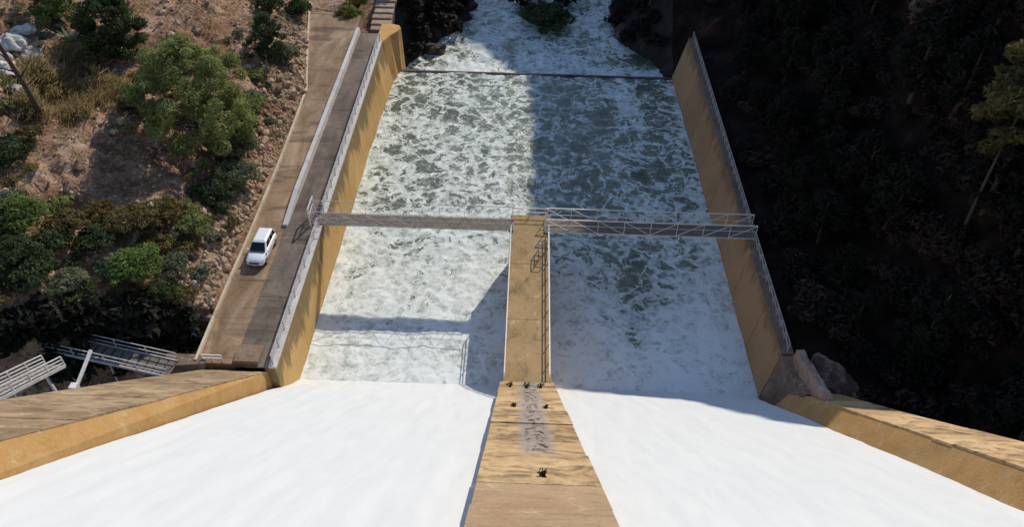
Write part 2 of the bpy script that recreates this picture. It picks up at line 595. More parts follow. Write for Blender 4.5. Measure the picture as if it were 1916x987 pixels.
def grid_mesh(name, X, Y, Z, attrs=None):
    """X,Y,Z arrays (ny,nx)"""
    ny, nx = X.shape
    me = bpy.data.meshes.new(name)
    n = nx * ny
    me.vertices.add(n)
    me.vertices.foreach_set('co', np.stack([X, Y, Z], -1).astype(np.float32).ravel())
    idx = np.arange(n).reshape(ny, nx)
    q = np.stack([idx[:-1, :-1], idx[:-1, 1:], idx[1:, 1:], idx[1:, :-1]], -1).reshape(-1, 4)
    me.loops.add(q.size)
    me.loops.foreach_set('vertex_index', q.ravel().astype(np.int32))
    me.polygons.add(len(q))
    me.polygons.foreach_set('loop_start', (np.arange(len(q)) * 4).astype(np.int32))
    me.update(calc_edges=True)
    for k, v in (attrs or {}).items():
        a = me.attributes.new(k, 'FLOAT', 'POINT')
        a.data.foreach_set('value', v.astype(np.float32).ravel())
    me.polygons.foreach_set('use_smooth', np.ones(len(q), bool))
    return me


def quad_soup(name, P, tint):
    """P (n,4,3) quads, tint (n,)"""
    n = len(P)
    me = bpy.data.meshes.new(name)
    me.vertices.add(n * 4)
    me.vertices.foreach_set('co', P.astype(np.float32).ravel())
    me.loops.add(n * 4)
    me.loops.foreach_set('vertex_index', np.arange(n * 4, dtype=np.int32))
    me.polygons.add(n)
    me.polygons.foreach_set('loop_start', (np.arange(n) * 4).astype(np.int32))
    me.update(calc_edges=True)
    a = me.attributes.new('tint', 'FLOAT', 'POINT')
    a.data.foreach_set('value', np.repeat(tint, 4).astype(np.float32))
    return me


# ------------------------------------------------------------------ terrain
def edge_x(y):
    return np.interp(y, [20, 86, 106, 118, 140, 300], [-26.3, -26.4, -30.8, -33.5, -36, -40])


def shade_edge(py):
    # where the shadow of the right-hand ridge ends, followed down the sun's rays to the water level
    base = np.interp(py, [-60, -10, 8, 13, 16, 19, 30, 38, 43, 46, 58, 103, 112, 119, 160], [34, 27, 21.5, 19, 14.5, 12.2, 12.2, 12.8, 9.5, 3.8, 1.6, 1.2, -5, -14, -18])
    return base + 0.35 * np.sin(py * 1.13) + 0.3 * np.sin(py * 2.6 + 1.0) + 0.22 * np.sin(py * 5.3)


def ridge_cap(X, Y):
    lo, hi = np.full(X.shape, -6.0), np.full(X.shape, 110.0)
    for _ in range(22):
        mid = (lo + hi) / 2
        t = (mid + 6) / 6.0
        ok = X - 3.5 * t >= shade_edge(Y - 7.9 * t)
        lo = np.where(ok, mid, lo)
        hi = np.where(ok, hi, mid)
    return lo


def terrain(X, Y):
    X = np.asarray(X, float)
    Y = np.asarray(Y, float)
    # left hillside
    d = edge_x(Y) - X
    dd = np.maximum(d, 0)
    hl = 0.15 + 0.72 * np.minimum(dd, 3.0) + 0.46 * np.maximum(dd - 3.0, 0)
    rough = np.clip(dd / 6, 0, 1)
    hl = hl + rough * (2.2 * fbm(X / 14, Y / 14, 3, 3) + 1.3 * fbm(X / 3.7, Y / 3.7, 5, 4)) + np.clip(dd / 2, 0, 1) * 0.55 * fbm(X / 1.1, Y / 1.1, 8, 3)
    terr = np.floor((hl + 1.2 * fbm(X / 9, Y / 9, 12, 2)) / 3.4)
    hl = hl + rough * 0.35 * np.sin((hl + 1.2 * fbm(X / 9, Y / 9, 12, 2)) * 2 * np.pi / 3.4)
    # gully between the hill's near cliff and the chute wall
    yc = 47.5 + np.clip(X + 28, -60, 5) * 0.55 + 1.3 * fbm(X / 4, Y / 9, 21, 3)
    g = sstep(-2.6, 0.6, Y - yc)
    hl = hl * g + (-10.0 + 0.8 * fbm(X / 5, Y / 5, 23, 3)) * (1 - g)
    # under the road and the walkway the ground stays low
    hl = np.where(d < 0, -3.0, hl)
    hl = np.where((d < 0) & (Y < 42.5), -10.0, hl)
    # behind the end of the road the bank closes
    beyond = sstep(106.5, 110, Y) * sstep(-2, -5.0, d) * 0
    road_end = (d < 0) & (Y > 107.5)
    hl = np.where(road_end, -1.5 + 1.2 * sstep(107.5, 114, Y) + 0.5 * fbm(X / 3, Y / 3, 31, 3), hl)
    # river
    bl = np.interp(Y, [90, 103.5, 104, 108, 121, 135, 170, 300], [-19, -19, -17.3, -15.5, -8.5, -9, -16, -40])
    br = np.interp(Y, [90, 103.5, 104, 108, 115, 132, 170, 300], [21, 21, 19.8, 18.5, 13.2, 13.5, 6, -14])
    bl = bl + 0.9 * fbm(Y / 4, Y * 0 + 3.3, 41, 3) * (Y > 104)
    br = br + 0.9 * fbm(Y / 4, Y * 0 + 7.3, 43, 3) * (Y > 104)
    bed = np.full(X.shape, -10.5)
    lb = -10.5 + np.clip((bl - X) * 1.1, 0, 6.0) + 0.7 * fbm(X / 2.2, Y / 2.2, 45, 4) + 3.0
    rb = -10.5 + np.clip((X - br) * 1.5, 0, 9.6) + 0.7 * fbm(X / 2.2, Y / 2.2, 47, 4) + 3.0
    # right hillside
    e = np.maximum(X - 23.4, 0)
    hr = -1.6 + 0.32 * np.minimum(e, 9) + 1.4 * np.maximum(e - 9, 0) + 1.2 * np.maximum(e - 17, 0)
    hr = hr + np.clip(e / 8, 0, 1) * (3.0 * fbm(X / 11, Y / 11, 51, 4))
    near = sstep(20, 44, Y)
    hr = hr * near + np.minimum(hr, 41.5 - Y - 4) * (1 - near)
    cap = ridge_cap(X, Y)
    hr = np.minimum(hr, np.maximum(cap - 0.5 + 2.2 * fbm(X / 7, Y / 5, 53, 4), -4))
    hr = np.minimum(hr, 96 + 6 * fbm(X / 30, Y / 30, 55, 3))
    hr = np.where((X > 21) & (X < 23.1) & (Y < 104), -8.0, hr)
    z = np.where(X < -19.0, hl, np.where(X > 21.0, hr, bed))
    # past the walls the two banks run down to the river
    past = Y > 103.8
    zb = np.where(X < bl, lb, np.where(X > br, rb, bed))
    zl = np.where(X < bl - 4.5, np.maximum(hl, zb), zb)
    hr2 = np.minimum(-1.6 + 0.5 * np.maximum(X - br - 5, 0) + 2.8 * np.maximum(X - br - 13, 0) + 2.5 * fbm(X / 11, Y / 11, 51, 4), np.maximum(cap - 0.5 + 2.2 * fbm(X / 7, Y / 5, 53, 4), -4))
    hr2 = np.minimum(hr2, 96 + 6 * fbm(X / 30, Y / 30, 55, 3))
    zr = np.where(X > br + 4.0, np.maximum(hr2, zb), zb)
    zp = np.where(X < (bl + br) / 2, zl, zr)
    z = np.where(past, zp, z)
    # under the spillway itself
    z = np.where((X > -20.2) & (X < 22.9) & (Y <= 103.8), -11.0, z)
    return z


def spread(*seg):
    out = []
    for a, b, s in seg:
        out.append(np.arange(a, b - 1e-6, s))
    return np.concatenate(out + [np.array([seg[-1][1]])])


ys = spread((-80, 24, 8), (24, 122, 0.45), (122, 210, 1.6), (210, 480, 10))
xl = spread((-420, -130, 14), (-130, -66, 2.0), (-66, -19.4, 0.45))
xm = spread((-19.4, 20.95, 0.7))
xr = spread((20.95, 60, 0.7), (60, 130, 1.7), (130, 420, 14))
HILLS = {}
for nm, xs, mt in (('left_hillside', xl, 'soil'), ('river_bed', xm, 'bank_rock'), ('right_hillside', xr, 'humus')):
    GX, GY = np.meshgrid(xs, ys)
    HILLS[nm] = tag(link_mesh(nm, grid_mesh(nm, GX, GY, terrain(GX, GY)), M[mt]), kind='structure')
LEFT, RIGHT = HILLS['left_hillside'], HILLS['right_hillside']
gr = MB()
gr.box(-1500, 1500, -600, 2200, -14.5, -13.5)
tag(gr.build('ground', M['bank_rock']), kind='structure')


def ray(px, py):
    c = np.array([px - PW / 2, PH / 2 - py, FPX])
    d = RT * c[0] + UP * c[1] + FW * c[2]
    return d / np.linalg.norm(d)


def at_z(px, py, z):
    d = ray(px, py)
    return CAM + d * ((z - CAM[2]) / d[2])


def on_ground(px, py):
    d = ray(px, py)
    t = np.arange(30, 260, 0.25)
    P = CAM[None] + d[None] * t[:, None]
    below = P[:, 2] < terrain(P[:, 0], P[:, 1])
    k = int(np.argmax(below)) if below.any() else len(t) - 1
    return P[k]


def tz(x, y):
    return float(terrain(np.array([x]), np.array([y]))[0])


def pix(P):
    v = np.asarray(P, float) - CAM
    c = v @ np.stack([RT, UP, FW], 1)
    return PW / 2 + FPX * c[..., 0] / c[..., 2], PH / 2 - FPX * c[..., 1] / c[..., 2]


# ------------------------------------------------------------------ water
def cover(X, Y):
    wob = 3.0 * fbm(X / 9, Y / 9, 61, 3)
    left = np.interp(Y + wob, [44, 48, 56, 62, 74, 90, 103], [0.97, 0.87, 0.75, 0.63, 0.43, 0.30, 0.36])
    right = np.interp(Y + wob, [44, 50, 57, 62, 70, 85, 103], [0.99, 0.96, 0.84, 0.54, 0.27, 0.21, 0.24])
    s = sstep(-2.5, 3.5, X + 1.5 * fbm(X / 6, Y / 12, 63, 2))
    c = left * (1 - s) + right * s
    wx = 11.3 + 1.0 * fbm(Y / 5, Y * 0, 65, 2)
    ww = np.interp(Y, [48.5, 52, 60, 64], [0.1, 1.1, 3.0, 5.5])
    c = c - 0.46 * np.exp(-((X - wx) / ww) ** 2) * sstep(48.5, 52, Y) * sstep(66, 60, Y)
    c = c + 0.16 * fbm(X / 5, Y / 7, 67, 3)
    c = c + 0.30 * np.exp(-(((X - 14.5 + (Y - 90) * 0.15) / 1.6) ** 2)) * sstep(84, 92, Y)      # foam strand below the sill
    c = c + 0.20 * sstep(3.0, 0.4, X + 19.2) + 0.22 * sstep(3.5, 0.3, 21.0 - X)
    c = c + 0.25 * np.exp(-(((X + 1.5) / 2.0) ** 2)) * sstep(62, 66, Y) * sstep(84, 74, Y) * 0.4
    return np.clip(c, 0, 1)


xs = spread((-19.75, 21.95, 0.22))
yv = spread((43.6, 102.35, 0.22))
WX, WY = np.meshgrid(xs, yv)
CV = cover(WX, WY)
amp = np.interp(WY, [44, 50, 60, 100], [0.16, 0.13, 0.12, 0.14])
WZ = -6.0 + amp * (0.8 * fbm(WX / 2.4, WY / 2.9, 71, 4) + 0.55 * fbm(WX / 0.9, WY / 0.9, 75, 3)) + 0.18 * fbm(WX / 7, WY / 7, 77, 2)
tag(link_mesh('basin_water', grid_mesh('basin_water', WX, WY, WZ, {'cover': CV}), M['water']), kind='structure')

xs = spread((-30, 30, 0.3))
yv = spread((102.75, 150, 0.3), (150, 340, 3))
WX, WY = np.meshgrid(xs, yv)
mid = np.interp(WY, [102, 106, 112, 120, 126], [0.95, 0.60, 0.46, 0.42, 0.38])
CV = mid + 0.45 * fbm(WX / 4, WY / 5, 81, 3) - 0.42 * np.exp(-(((WX - 16) / 4.5) ** 2 + ((WY - 108) / 2.3) ** 2)) - 0.25 * np.exp(-(((WX + 14) / 3) ** 2 + ((WY - 107) / 2.5) ** 2))
CV = CV + 0.3 * sstep(104.2, 103, WY)
WZ = -6.75 + 0.32 * fbm(WX / 2.4, WY / 2.4, 83, 4) + 0.25 * sstep(105, 103, WY)
tag(link_mesh('river_water', grid_mesh('river_water', WX, WY, WZ, {'cover': np.clip(CV, 0, 1)}), M['water']), kind='structure')

# white water racing down the two bays of the chute
for x0, x1 in ((-19.75, -1.0), (2.75, 20.9)):
    xs = spread((x0, x1, 0.25))
    yv = spread((-6, 45.9, 0.25))
    WX, WY = np.meshgrid(xs, yv)
    off = 0.09 * fbm(WX / 1.3, WY / 9, 91, 3) + 0.05 * fbm(WX / 0.8, WY / 1.6, 93, 3)
    WZ = 39.6 - WY + off + 0.25 * sstep(44, 46, WY)
    tag(link_mesh('chute_water', grid_mesh('chute_water', WX, WY, WZ), M['chute']), kind='structure')

# ------------------------------------------------------------------ spillway concrete
floor = MB()
floor.hexa([(-21, -8, 44.5), (22, -8, 44.5), (22, 46.5, -10.5), (-21, 46.5, -10.5),
            (-21, -8, 46.4), (22, -8, 46.4), (22, 46.5, -8.1), (-21, 46.5, -8.1)])
tag(floor.build('chute_floor', M['block']), kind='structure')

# end sill under the lip at the end of the basin
sill = empty('end_sill', (1, 102.5, -10.6))
tag(sill, 'long low concrete sill across the river at the end of the basin', 'sill')
s = MB().box(-18.4, 20.6, 102.3, 102.72, -10.6, -5.86)
o = s.build('crest', M['dark_rock'], sill, bevel=0.04)
o.location = (-1, -102.5, 10.6)


def base_left(y):
    return float(np.interp(y, [41.9, 45, 80, 102, 104.5], [-19.35, -19.3, -18.6, -17.5, -17.25]))


def base_right(y):
    return float(np.interp(y, [41.9, 45, 68, 102, 104.5], [21.3, 21.2, 20.8, 19.7, 19.6]))


# left channel wall, cast in bays
wl = empty('left_channel_wall', (-19.8, 72, -10.6))
tag(wl, 'long orange concrete channel wall with dark weather streaks, beside the access road', 'wall')
cuts = [42.0, 49.4, 56.8, 64.2, 71.6, 79.0, 86.4, 93.8, 99.4]
for k in range(len(cuts) - 1):
    y0, y1 = cuts[k] + 0.012, cuts[k + 1] - 0.012
    p = MB()
    p.hexa([(-20.4, y0, -10.6), (base_left(y0) + 0.12, y0, -10.6), (base_left(y1) + 0.12, y1, -10.6), (-20.4, y1, -10.6),
            (-20.4, y0, -0.12), (-19.5, y0, -0.12), (-19.5, y1, -0.12), (-20.4, y1, -0.12)])
    o = p.build('wall_panel', M['left_wall'], wl, bevel=0.03)
    o.location = (19.8, -72, 10.6)
# rounded end of the wall past the sill
p = MB()
ring_t, ring_b = [(-20.4, 99.42), (-19.5, 99.42)], [(-20.4, 99.42), (base_left(99.4) + 0.1, 99.42)]
for (x, y) in ((-18.7, 101.5), (-17.8, 103.0), (-17.55, 104.0), (-17.9, 104.7), (-18.8, 105.0), (-20.4, 105.0)):
    ring_t.append((x, y))
    ring_b.append((max(x + 0.25, base_left(y) + 0.1) if x > -18 else x + 0.4, y + 0.1))
ring_b[2] = (base_left(101.5) + 0.1, 101.5)
nn = len(ring_t)
p.v = [(x, y, -10.6) for x, y in ring_b] + [(x, y, -0.12) for x, y in ring_t]
p.f = [tuple(range(nn))[::-1], tuple(range(nn, 2 * nn))] + [(i, (i + 1) % nn, nn + (i + 1) % nn, nn + i) for i in range(nn)]
o = p.build('wall_nose', M['orange'], wl, bevel=0.12)
o.location = (19.8, -72, 10.6)
p = MB().box(-20.06, -19.42, 42.0, 99.42, -0.117, 0.12)
o = p.build('coping', M['kerb'], wl, bevel=0.03)
o.location = (19.8, -72, 10.6)

# right channel wall
wr = empty('right_channel_wall', (22.6, 72, -10.6))
tag(wr, 'long brown concrete channel wall in shade with dark vertical joints', 'wall')
cuts = [41.6, 45.4, 51.5, 58.5, 65.5, 72.5, 79.5, 86.5, 93.5, 103.0]
for k in range(len(cuts) - 1):
    y0, y1 = cuts[k] + 0.05, cuts[k + 1] - 0.05
    p = MB()
    p.hexa([(base_right(y0) - 0.12, y0, -10.6), (23.1, y0, -10.6), (23.1, y1, -10.6), (base_right(y1) - 0.12, y1, -10.6),
            (22.1, y0, -0.10), (23.1, y0, -0.10), (23.1, y1, -0.10), (22.1, y1, -0.10)])
    o = p.build('wall_panel', M['right_wall'] if k else M['block'], wr, bevel=0.05)  # nearest bay coloured darker for its deeper shade and damp
    o.location = (-22.6, -72, 10.6)
p = MB()
p.box(22.3, 22.95, 41.7, 102.9, -10.6, -0.2)
o = p.build('wall_core', M['dark_rock'], wr)
o.location = (-22.6, -72, 10.6)
p = MB().box(22.04, 23.16, 45.4, 103.0, -0.097, 0.05)
o = p.build('coping', M['block'], wr, bevel=0.03)
o.location = (-22.6, -72, 10.6)


def lifts(parent, po, mat, xa, xb, k, y_hi, y_lo, step, thick=0.5, xjit=0.03, seed=1, amp=0.05):
    """sloping course after sloping course of cast concrete on a 45 degree surface z = k - y"""
    r = random.Random(seed)
    y = y_hi
    while y > y_lo:
        y0 = y - step * r.uniform(0.5, 1.9)
        q = r.uniform(-amp, amp)
        j0, j1 = r.uniform(-xjit, xjit), r.uniform(-xjit, xjit)
        a, b = xa(y), xb(y)
        a2, b2 = xa(y0), xb(y0)
        m = MB()
        yl, yh = y0 + 0.004, y - 0.004
        m.hexa([(a2 + j0, yl - thick * .7, k + q - yl - thick * .7), (b2 + j1, yl - thick * .7, k + q - yl - thick * .7),
                (b + j1, yh - thick * .7, k + q - yh - thick * .7), (a + j0, yh - thick * .7, k + q - yh - thick * .7),
                (a2 + j0, yl, k + q - yl), (b2 + j1, yl, k + q - yl), (b + j1, yh, k + q - yh), (a + j0, yh, k + q - yh)])
        o = m.build('concrete_lift', mat, parent, bevel=0.012)
        o.location = (-po[0], -po[1], -po[2])
        y = y0


# dividing pier: level part in the basin, sloping part on the chute
PO = (0.9, 52, -10.6)
pier = empty('dividing_pier', PO)
tag(pier, 'tan concrete pier splitting the spillway, its sloping upper part streaked and patched', 'pier')


def ppart(name, mb, mat, bevel=0.03):
    o = mb.build(name, mat, pier, bevel=bevel)
    o.location = (-PO[0], -PO[1], -PO[2])
    return o


ppart('pier_wall', MB().box(-1.0, 2.74, 41.2, 62.9, -10.6, -0.25), M['right_wall'])
for y0, y1 in ((41.25, 48.4), (48.4, 55.6), (55.6, 62.95)):
    ppart('deck_slab', MB().box(-1.06, 2.80, y0 + 0.008, y1 - 0.008, -0.247, 0.0), M['pier_top'])
core = MB()
core.hexa([(-1.15, -6, 44.6), (2.9, -6, 44.6), (2.9, 41.9, -10.5), (-1.15, 41.9, -10.5),
           (-1.15, -6, 46.95), (2.9, -6, 46.95), (2.9, 41.9, -0.95), (-1.15, 41.9, -0.95)])
ppart('sloping_core', core, M['orange'])
lifts(pier, PO, M['lift_pier'], lambda y: -1.25, lambda y: 3.0, 41.5, 41.2, 17.3, 2.6, seed=3, amp=0.06)
lifts(pier, PO, M['pier_low'], lambda y: -1.25, lambda y: 3.0, 41.5, 16.6, -4, 2.6, seed=5, amp=0.03)
# left chute side wall
LO = (-23, 30, -10.6)
cl = empty('left_chute_wall', LO)
tag(cl, 'broad sloping concrete wall with an orange inner face left of the white chute', 'wall')
lout = lambda y: float(np.interp(y, [-6, 18, 26.4, 33, 43], [-29.5, -28.5, -27.9, -26.9, -25.2]))
m = MB()
m.hexa([(-29, -6, 40), (-19.3, -6, 44.6), (-19.3, 42.0, -10.5), (-25.1, 42.0, -10.5),
        (-29.2, -6, 47.25), (-20.5, -6, 47.42), (-20.25, 42.0, -0.58), (-25.0, 42.0, -0.58)])
o = m.build('inner_face', M['orange'], cl)
o.location = tuple(-c for c in LO)
lifts(cl, LO, M['lift_left'], lout, lambda y: float(np.interp(y, [-6, 42], [-20.5, -20.26])), 41.55, 42.0, -5, 3.0, seed=9, amp=0.05, thick=0.14)

# right chute side wall
RO = (23, 30, -10.6)
cr = empty('right_chute_wall', RO)
tag(cr, 'sloping orange concrete wall right of the white chute, its top striped by formwork', 'wall')
m = MB()
m.hexa([(17.2, -6, 43.4), (26, -6, 40), (26, 41.4, -10.5), (20.0, 41.4, -4.0),
        (19.9, -6, 47.42), (25.8, -6, 47.25), (25.4, 41.4, 0.02), (22.1, 41.4, 0.02)])
o = m.build('inner_face', M['orange'], cr)
o.location = tuple(-c for c in RO)
lifts(cr, RO, M['lift'], lambda y: float(np.interp(y, [-6, 41.4], [19.88, 22.08])), lambda y: float(np.interp(y, [-6, 22, 36], [26.2, 25.9, 24.8])), 41.55, 36.5, -5, 2.8, seed=13, amp=0.05, thick=0.14)
m = MB()
m.box(-0.09, 0.09, -0.9, 0.9, 0, 0.12)

# abutment block where chute wall and channel wall meet
def rough_block(name, corners, n=14, amp=0.25, seed=0):
    """an eight-cornered block with broken, knocked-about faces"""
    C_ = np.array(corners, float)
    vs, fs = [], []
    for f in ((3, 2, 1, 0), (4, 5, 6, 7), (0, 1, 5, 4), (1, 2, 6, 5), (2, 3, 7, 6), (3, 0, 4, 7)):
        q = C_[list(f)]
        k = len(vs)
        for i in range(n + 1):
            for j in range(n + 1):
                u, v = i / n, j / n
                vs.append(q[0] * (1 - u) * (1 - v) + q[1] * u * (1 - v) + q[2] * u * v + q[3] * (1 - u) * v)
        for i in range(n):
            for j in range(n):
                a_ = k + i * (n + 1) + j
                fs.append((a_, a_ + n + 1, a_ + n + 2, a_ + 1))
    V_ = np.array(vs)
    cen = C_.mean(0)
    d = V_ - cen
    h = fbm(V_[:, 0] * .9 + V_[:, 2] * .7, V_[:, 1] * .8 - V_[:, 2] * .5, seed, 4) + .6 * np.abs(fbm(V_[:, 0] * 2 + V_[:, 2], V_[:, 1] * 2.2, seed + 5, 3))
    V_ = V_ + d / np.linalg.norm(d, axis=1)[:, None] * (amp * h)[:, None]
    me = bpy.data.meshes.new(name)
    me.from_pydata(V_.tolist(), [], fs)
    return me


abo = empty('abutment_block', (23.2, 41, -6))
tag(abo, 'rough broken pale-brown concrete abutment between the shaded channel wall and the sunny chute wall', 'concrete block')
for nm, cs, mt, am, sd in (('block', [(21.7, 36.4, -6), (23.2, 36.4, -6), (24.2, 45.0, -6), (22.9, 45.0, -6), (22.15, 36.6, 5.0), (22.75, 36.6, 5.0), (23.6, 45.0, 1.0), (23.0, 45.0, 1.0)], 'pale_block', .28, 3),
                           ('broken_footing', [(21.0, 38.8, -6), (22.6, 38.8, -6), (23.0, 43.6, -6), (21.4, 43.6, -6), (21.9, 39.2, 2.3), (22.6, 39.2, 2.6), (22.9, 43.2, .2), (22.3, 43.2, .1)], 'block', .30, 8)):
    o = link_mesh(nm, rough_block(nm, cs, 14, am, sd), M[mt], abo)
    o.location = (-23.2, -41, 6)

# ------------------------------------------------------------------ access road and wall-top walkway
rd_pts = [(42.3, -25.9, -22.95), (47.3, -25.95, -22.95), (52.3, -25.95, -22.95), (57.3, -25.9, -22.95), (63, -25.95, -23.05), (70, -26.0, -23.1), (78, -26.2, -23.15), (86, -26.5, -23.2), (93, -28.0, -23.3), (100, -29.4, -23.3), (107.8, -30.9, -23.6)]
road = empty('access_road', (-25, 75, -0.5))
tag(road, kind='structure')
for a, b in zip(rd_pts[:-1], rd_pts[1:]):
    m = MB()
    m.hexa([(a[1], a[0], -3.2), (a[2], a[0], -3.2), (b[2], b[0], -3.2), (b[1], b[0], -3.2),
            (a[1], a[0], 0.0), (a[2], a[0], 0.0), (b[2], b[0], 0.0), (b[1], b[0], 0.0)])
    o = m.build('road_slab', M['road'], road)
    o.location = (25, -75, 0.5)
prom = empty('wall_walkway', (-21.6, 72, -0.5))
tag(prom, kind='structure')
yy = [42.02, 46.0, 50.1, 54.3, 58.6, 62.3, 67.0, 72.0, 77.0, 81.5, 86.5, 91.5, 96.5, 101.6]
for a, b in zip(yy[:-1], yy[1:]):
    m = MB().box(-22.94, -20.07, a, b - 0.012, -0.115, 0.035 + random.uniform(-0.012, 0.02))
    o = m.build('walkway_slab', M['prom'], prom, bevel=0.01)
    o.location = (21.6, -72, 0.5)
# raised end plinth of the walkway
pl = MB().box(-22.9, -20.9, 42.15, 44.0, 0.02, 0.5)
tag(pl.build('end_plinth', M['block'], bevel=0.06), 'low brown concrete plinth closing the near end of the walkway', 'plinth')
# dividing parapet between road and walkway
par = empty('dividing_parapet', (-23.1, 80, 0))
tag(par, 'pale concrete parapet between the access road and the wall walkway', 'parapet')
py = [59.9, 65, 70, 75, 80, 85, 90, 95, 101.8]
for k, (a, b) in enumerate(zip(py[:-1], py[1:])):
    m = MB()
    za = 0.25 if k == 0 else 0.75
    m.hexa([(-23.32, a + .01, -0.2), (-22.72, a + .01, -0.2), (-22.72, b - .01, -0.2), (-23.32, b - .01, -0.2),
            (-23.24, a + .01, za), (-22.8, a + .01, za), (-22.8, b - .01, 0.75), (-23.24, b - .01, 0.75)])
    o = m.build('parapet_block', M['kerb'], par, bevel=0.03)
    o.location = (23.1, -80, 0)
# edging along the foot of the hill
edg = empty('road_edging', (-26, 75, 0))
tag(edg, 'thin cream edging strip along the road at the foot of the rubble slope', 'kerb')
for a, b in zip(rd_pts[:-1], rd_pts[1:]):
    n = max(1, int((b[0] - a[0]) / 3.4))
    for i in range(n):
        t0, t1 = i / n, (i + 1) / n
        ya, yb = a[0] + (b[0] - a[0]) * t0 + .01, a[0] + (b[0] - a[0]) * t1 - .01
        xa, xb = a[1] + (b[1] - a[1]) * t0, a[1] + (b[1] - a[1]) * t1
        m = MB()
        m.hexa([(xa - .26, ya, -1.5), (xa - 0.003, ya, -1.5), (xb - 0.003, yb, -1.5), (xb - .26, yb, -1.5),
                (xa - .24, ya, .36), (xa - 0.01, ya, .36), (xb - 0.01, yb, .36), (xb - .24, yb, .36)])
        o = m.build('edging_stone', M['edge'], edg, bevel=0.03)
        o.location = (26, -75, 0)


# ------------------------------------------------------------------ railings
def railing(name, label, pa, pb, spacing, h, rails, post_w, rail_w, mat, brace=False, mid_mat=None):
    a, b = Vector(pa), Vector(pb)
    root = empty(name, tuple(a))
    tag(root, label, 'railing')
    d = b - a
    n = max(1, round(d.length / spacing))
    pm = MB().bar((0, 0, 0), (0, 0, h), post_w).mesh('post')
    pm.materials.append(mat)
    for i in range(n + 1):
        o = bpy.data.objects.new('post', pm)
        COL.objects.link(o)
        o.parent = root
        o.location = d * (i / n)
    for fz in rails:
        MB().bar((0, 0, h * fz), tuple(d + Vector((0, 0, h * fz))), rail_w).build('rail', mat, root)
    if brace:
        bl = d / n
        bmsh = MB().bar((0, 0, 0.08), tuple(bl + Vector((0, 0, h * 0.92))), rail_w * 0.7).mesh('brace')
        bmsh.materials.append(mid_mat or mat)
        for i in range(n):
            o = bpy.data.objects.new('brace', bmsh)
            COL.objects.link(o)
            o.parent = root
            o.location = d * (i / n)
    return root


railing('wall_railing', 'grey three-rail steel railing on the coping of the sunlit channel wall, near span', (-19.74, 42.3, 0.12), (-19.74, 60.0, 0.12), 2.0, 1.05, (0.36, 0.68, 1.0), 0.09, 0.085, M['grey_rail'])
railing('wall_railing', 'grey three-rail steel railing on the sunlit channel wall beyond the footbridge', (-19.74, 62.4, 0.12), (-19.74, 99.2, 0.12), 2.0, 1.05, (0.36, 0.68, 1.0), 0.09, 0.085, M['grey_rail'])
railing('shaded_wall_railing', 'dull steel railing with slanting braces on the shaded channel wall, near span', (22.6, 45.6, 0.05), (22.6, 59.9, 0.05), 1.45, 1.05, (0.5, 1.0), 0.055, 0.045, M['dull_rail'], True)
railing('shaded_wall_railing', 'dull steel railing with slanting braces on the shaded channel wall beyond the footbridge', (22.6, 62.4, 0.05), (22.6, 102.8, 0.05), 1.45, 1.05, (0.5, 1.0), 0.055, 0.045, M['dull_rail'], True)
railing('pier_railing', 'white handrail along the sunny edge of the dividing pier beside the pier shadow', (-0.95, 41.5, 0.0), (-0.95, 60.0, 0.0), 2.05, 1.0, (0.55, 1.0), 0.06, 0.075, M['white_rail'])
railing('pier_railing', 'white handrail with dark posts along the pier edge above the shaded bay', (2.68, 41.5, 0.0), (2.68, 60.0, 0.0), 2.05, 1.0, (0.55, 1.0), 0.06, 0.085, M['white_rail'])
railing('landing_railing', 'short light rail across the far end of the dividing pier', (-0.9, 62.75, 0.0), (2.6, 62.75, 0.0), 1.75, 1.0, (0.5, 1.0), 0.06, 0.06, M['bridge_steel'])
railing('platform_railing', 'short white guard rail beside the brown end block of the road', (-25.5, 42.5, 0.0), (-23.9, 42.5, 0.0), 0.8, 0.75, (0.5, 1.0), 0.07, 0.08, M['white_rail'])
# ladder hoop frame at the pier edge
lf = empty('ladder_frame', (2.45, 56.0, 0))
tag(lf, 'dark steel ladder cage frame on the pier edge near the footbridge', 'ladder frame')
for dx in (-0.75, 0.0):
    for dy in (0.0, 1.6):
        MB().bar((dx, dy, 0), (dx, dy, 1.15), 0.07).build('post', M['dark_steel'], lf)
for dz in (0.6, 1.15):
    MB().bar((-0.75, 0, dz), (-0.75, 1.6, dz), 0.06).build('rail', M['dark_steel'], lf)
    MB().bar((-0.75, 0, dz), (0, 0, dz), 0.06).build('rail', M['dark_steel'], lf)
    MB().bar((-0.75, 1.6, dz), (0, 1.6, dz), 0.06).build('rail', M['dark_steel'], lf)
MB().bar((-0.75, 0, 0.05), (-0.75, 1.6, 1.1), 0.05).build('brace', M['dark_steel'], lf)


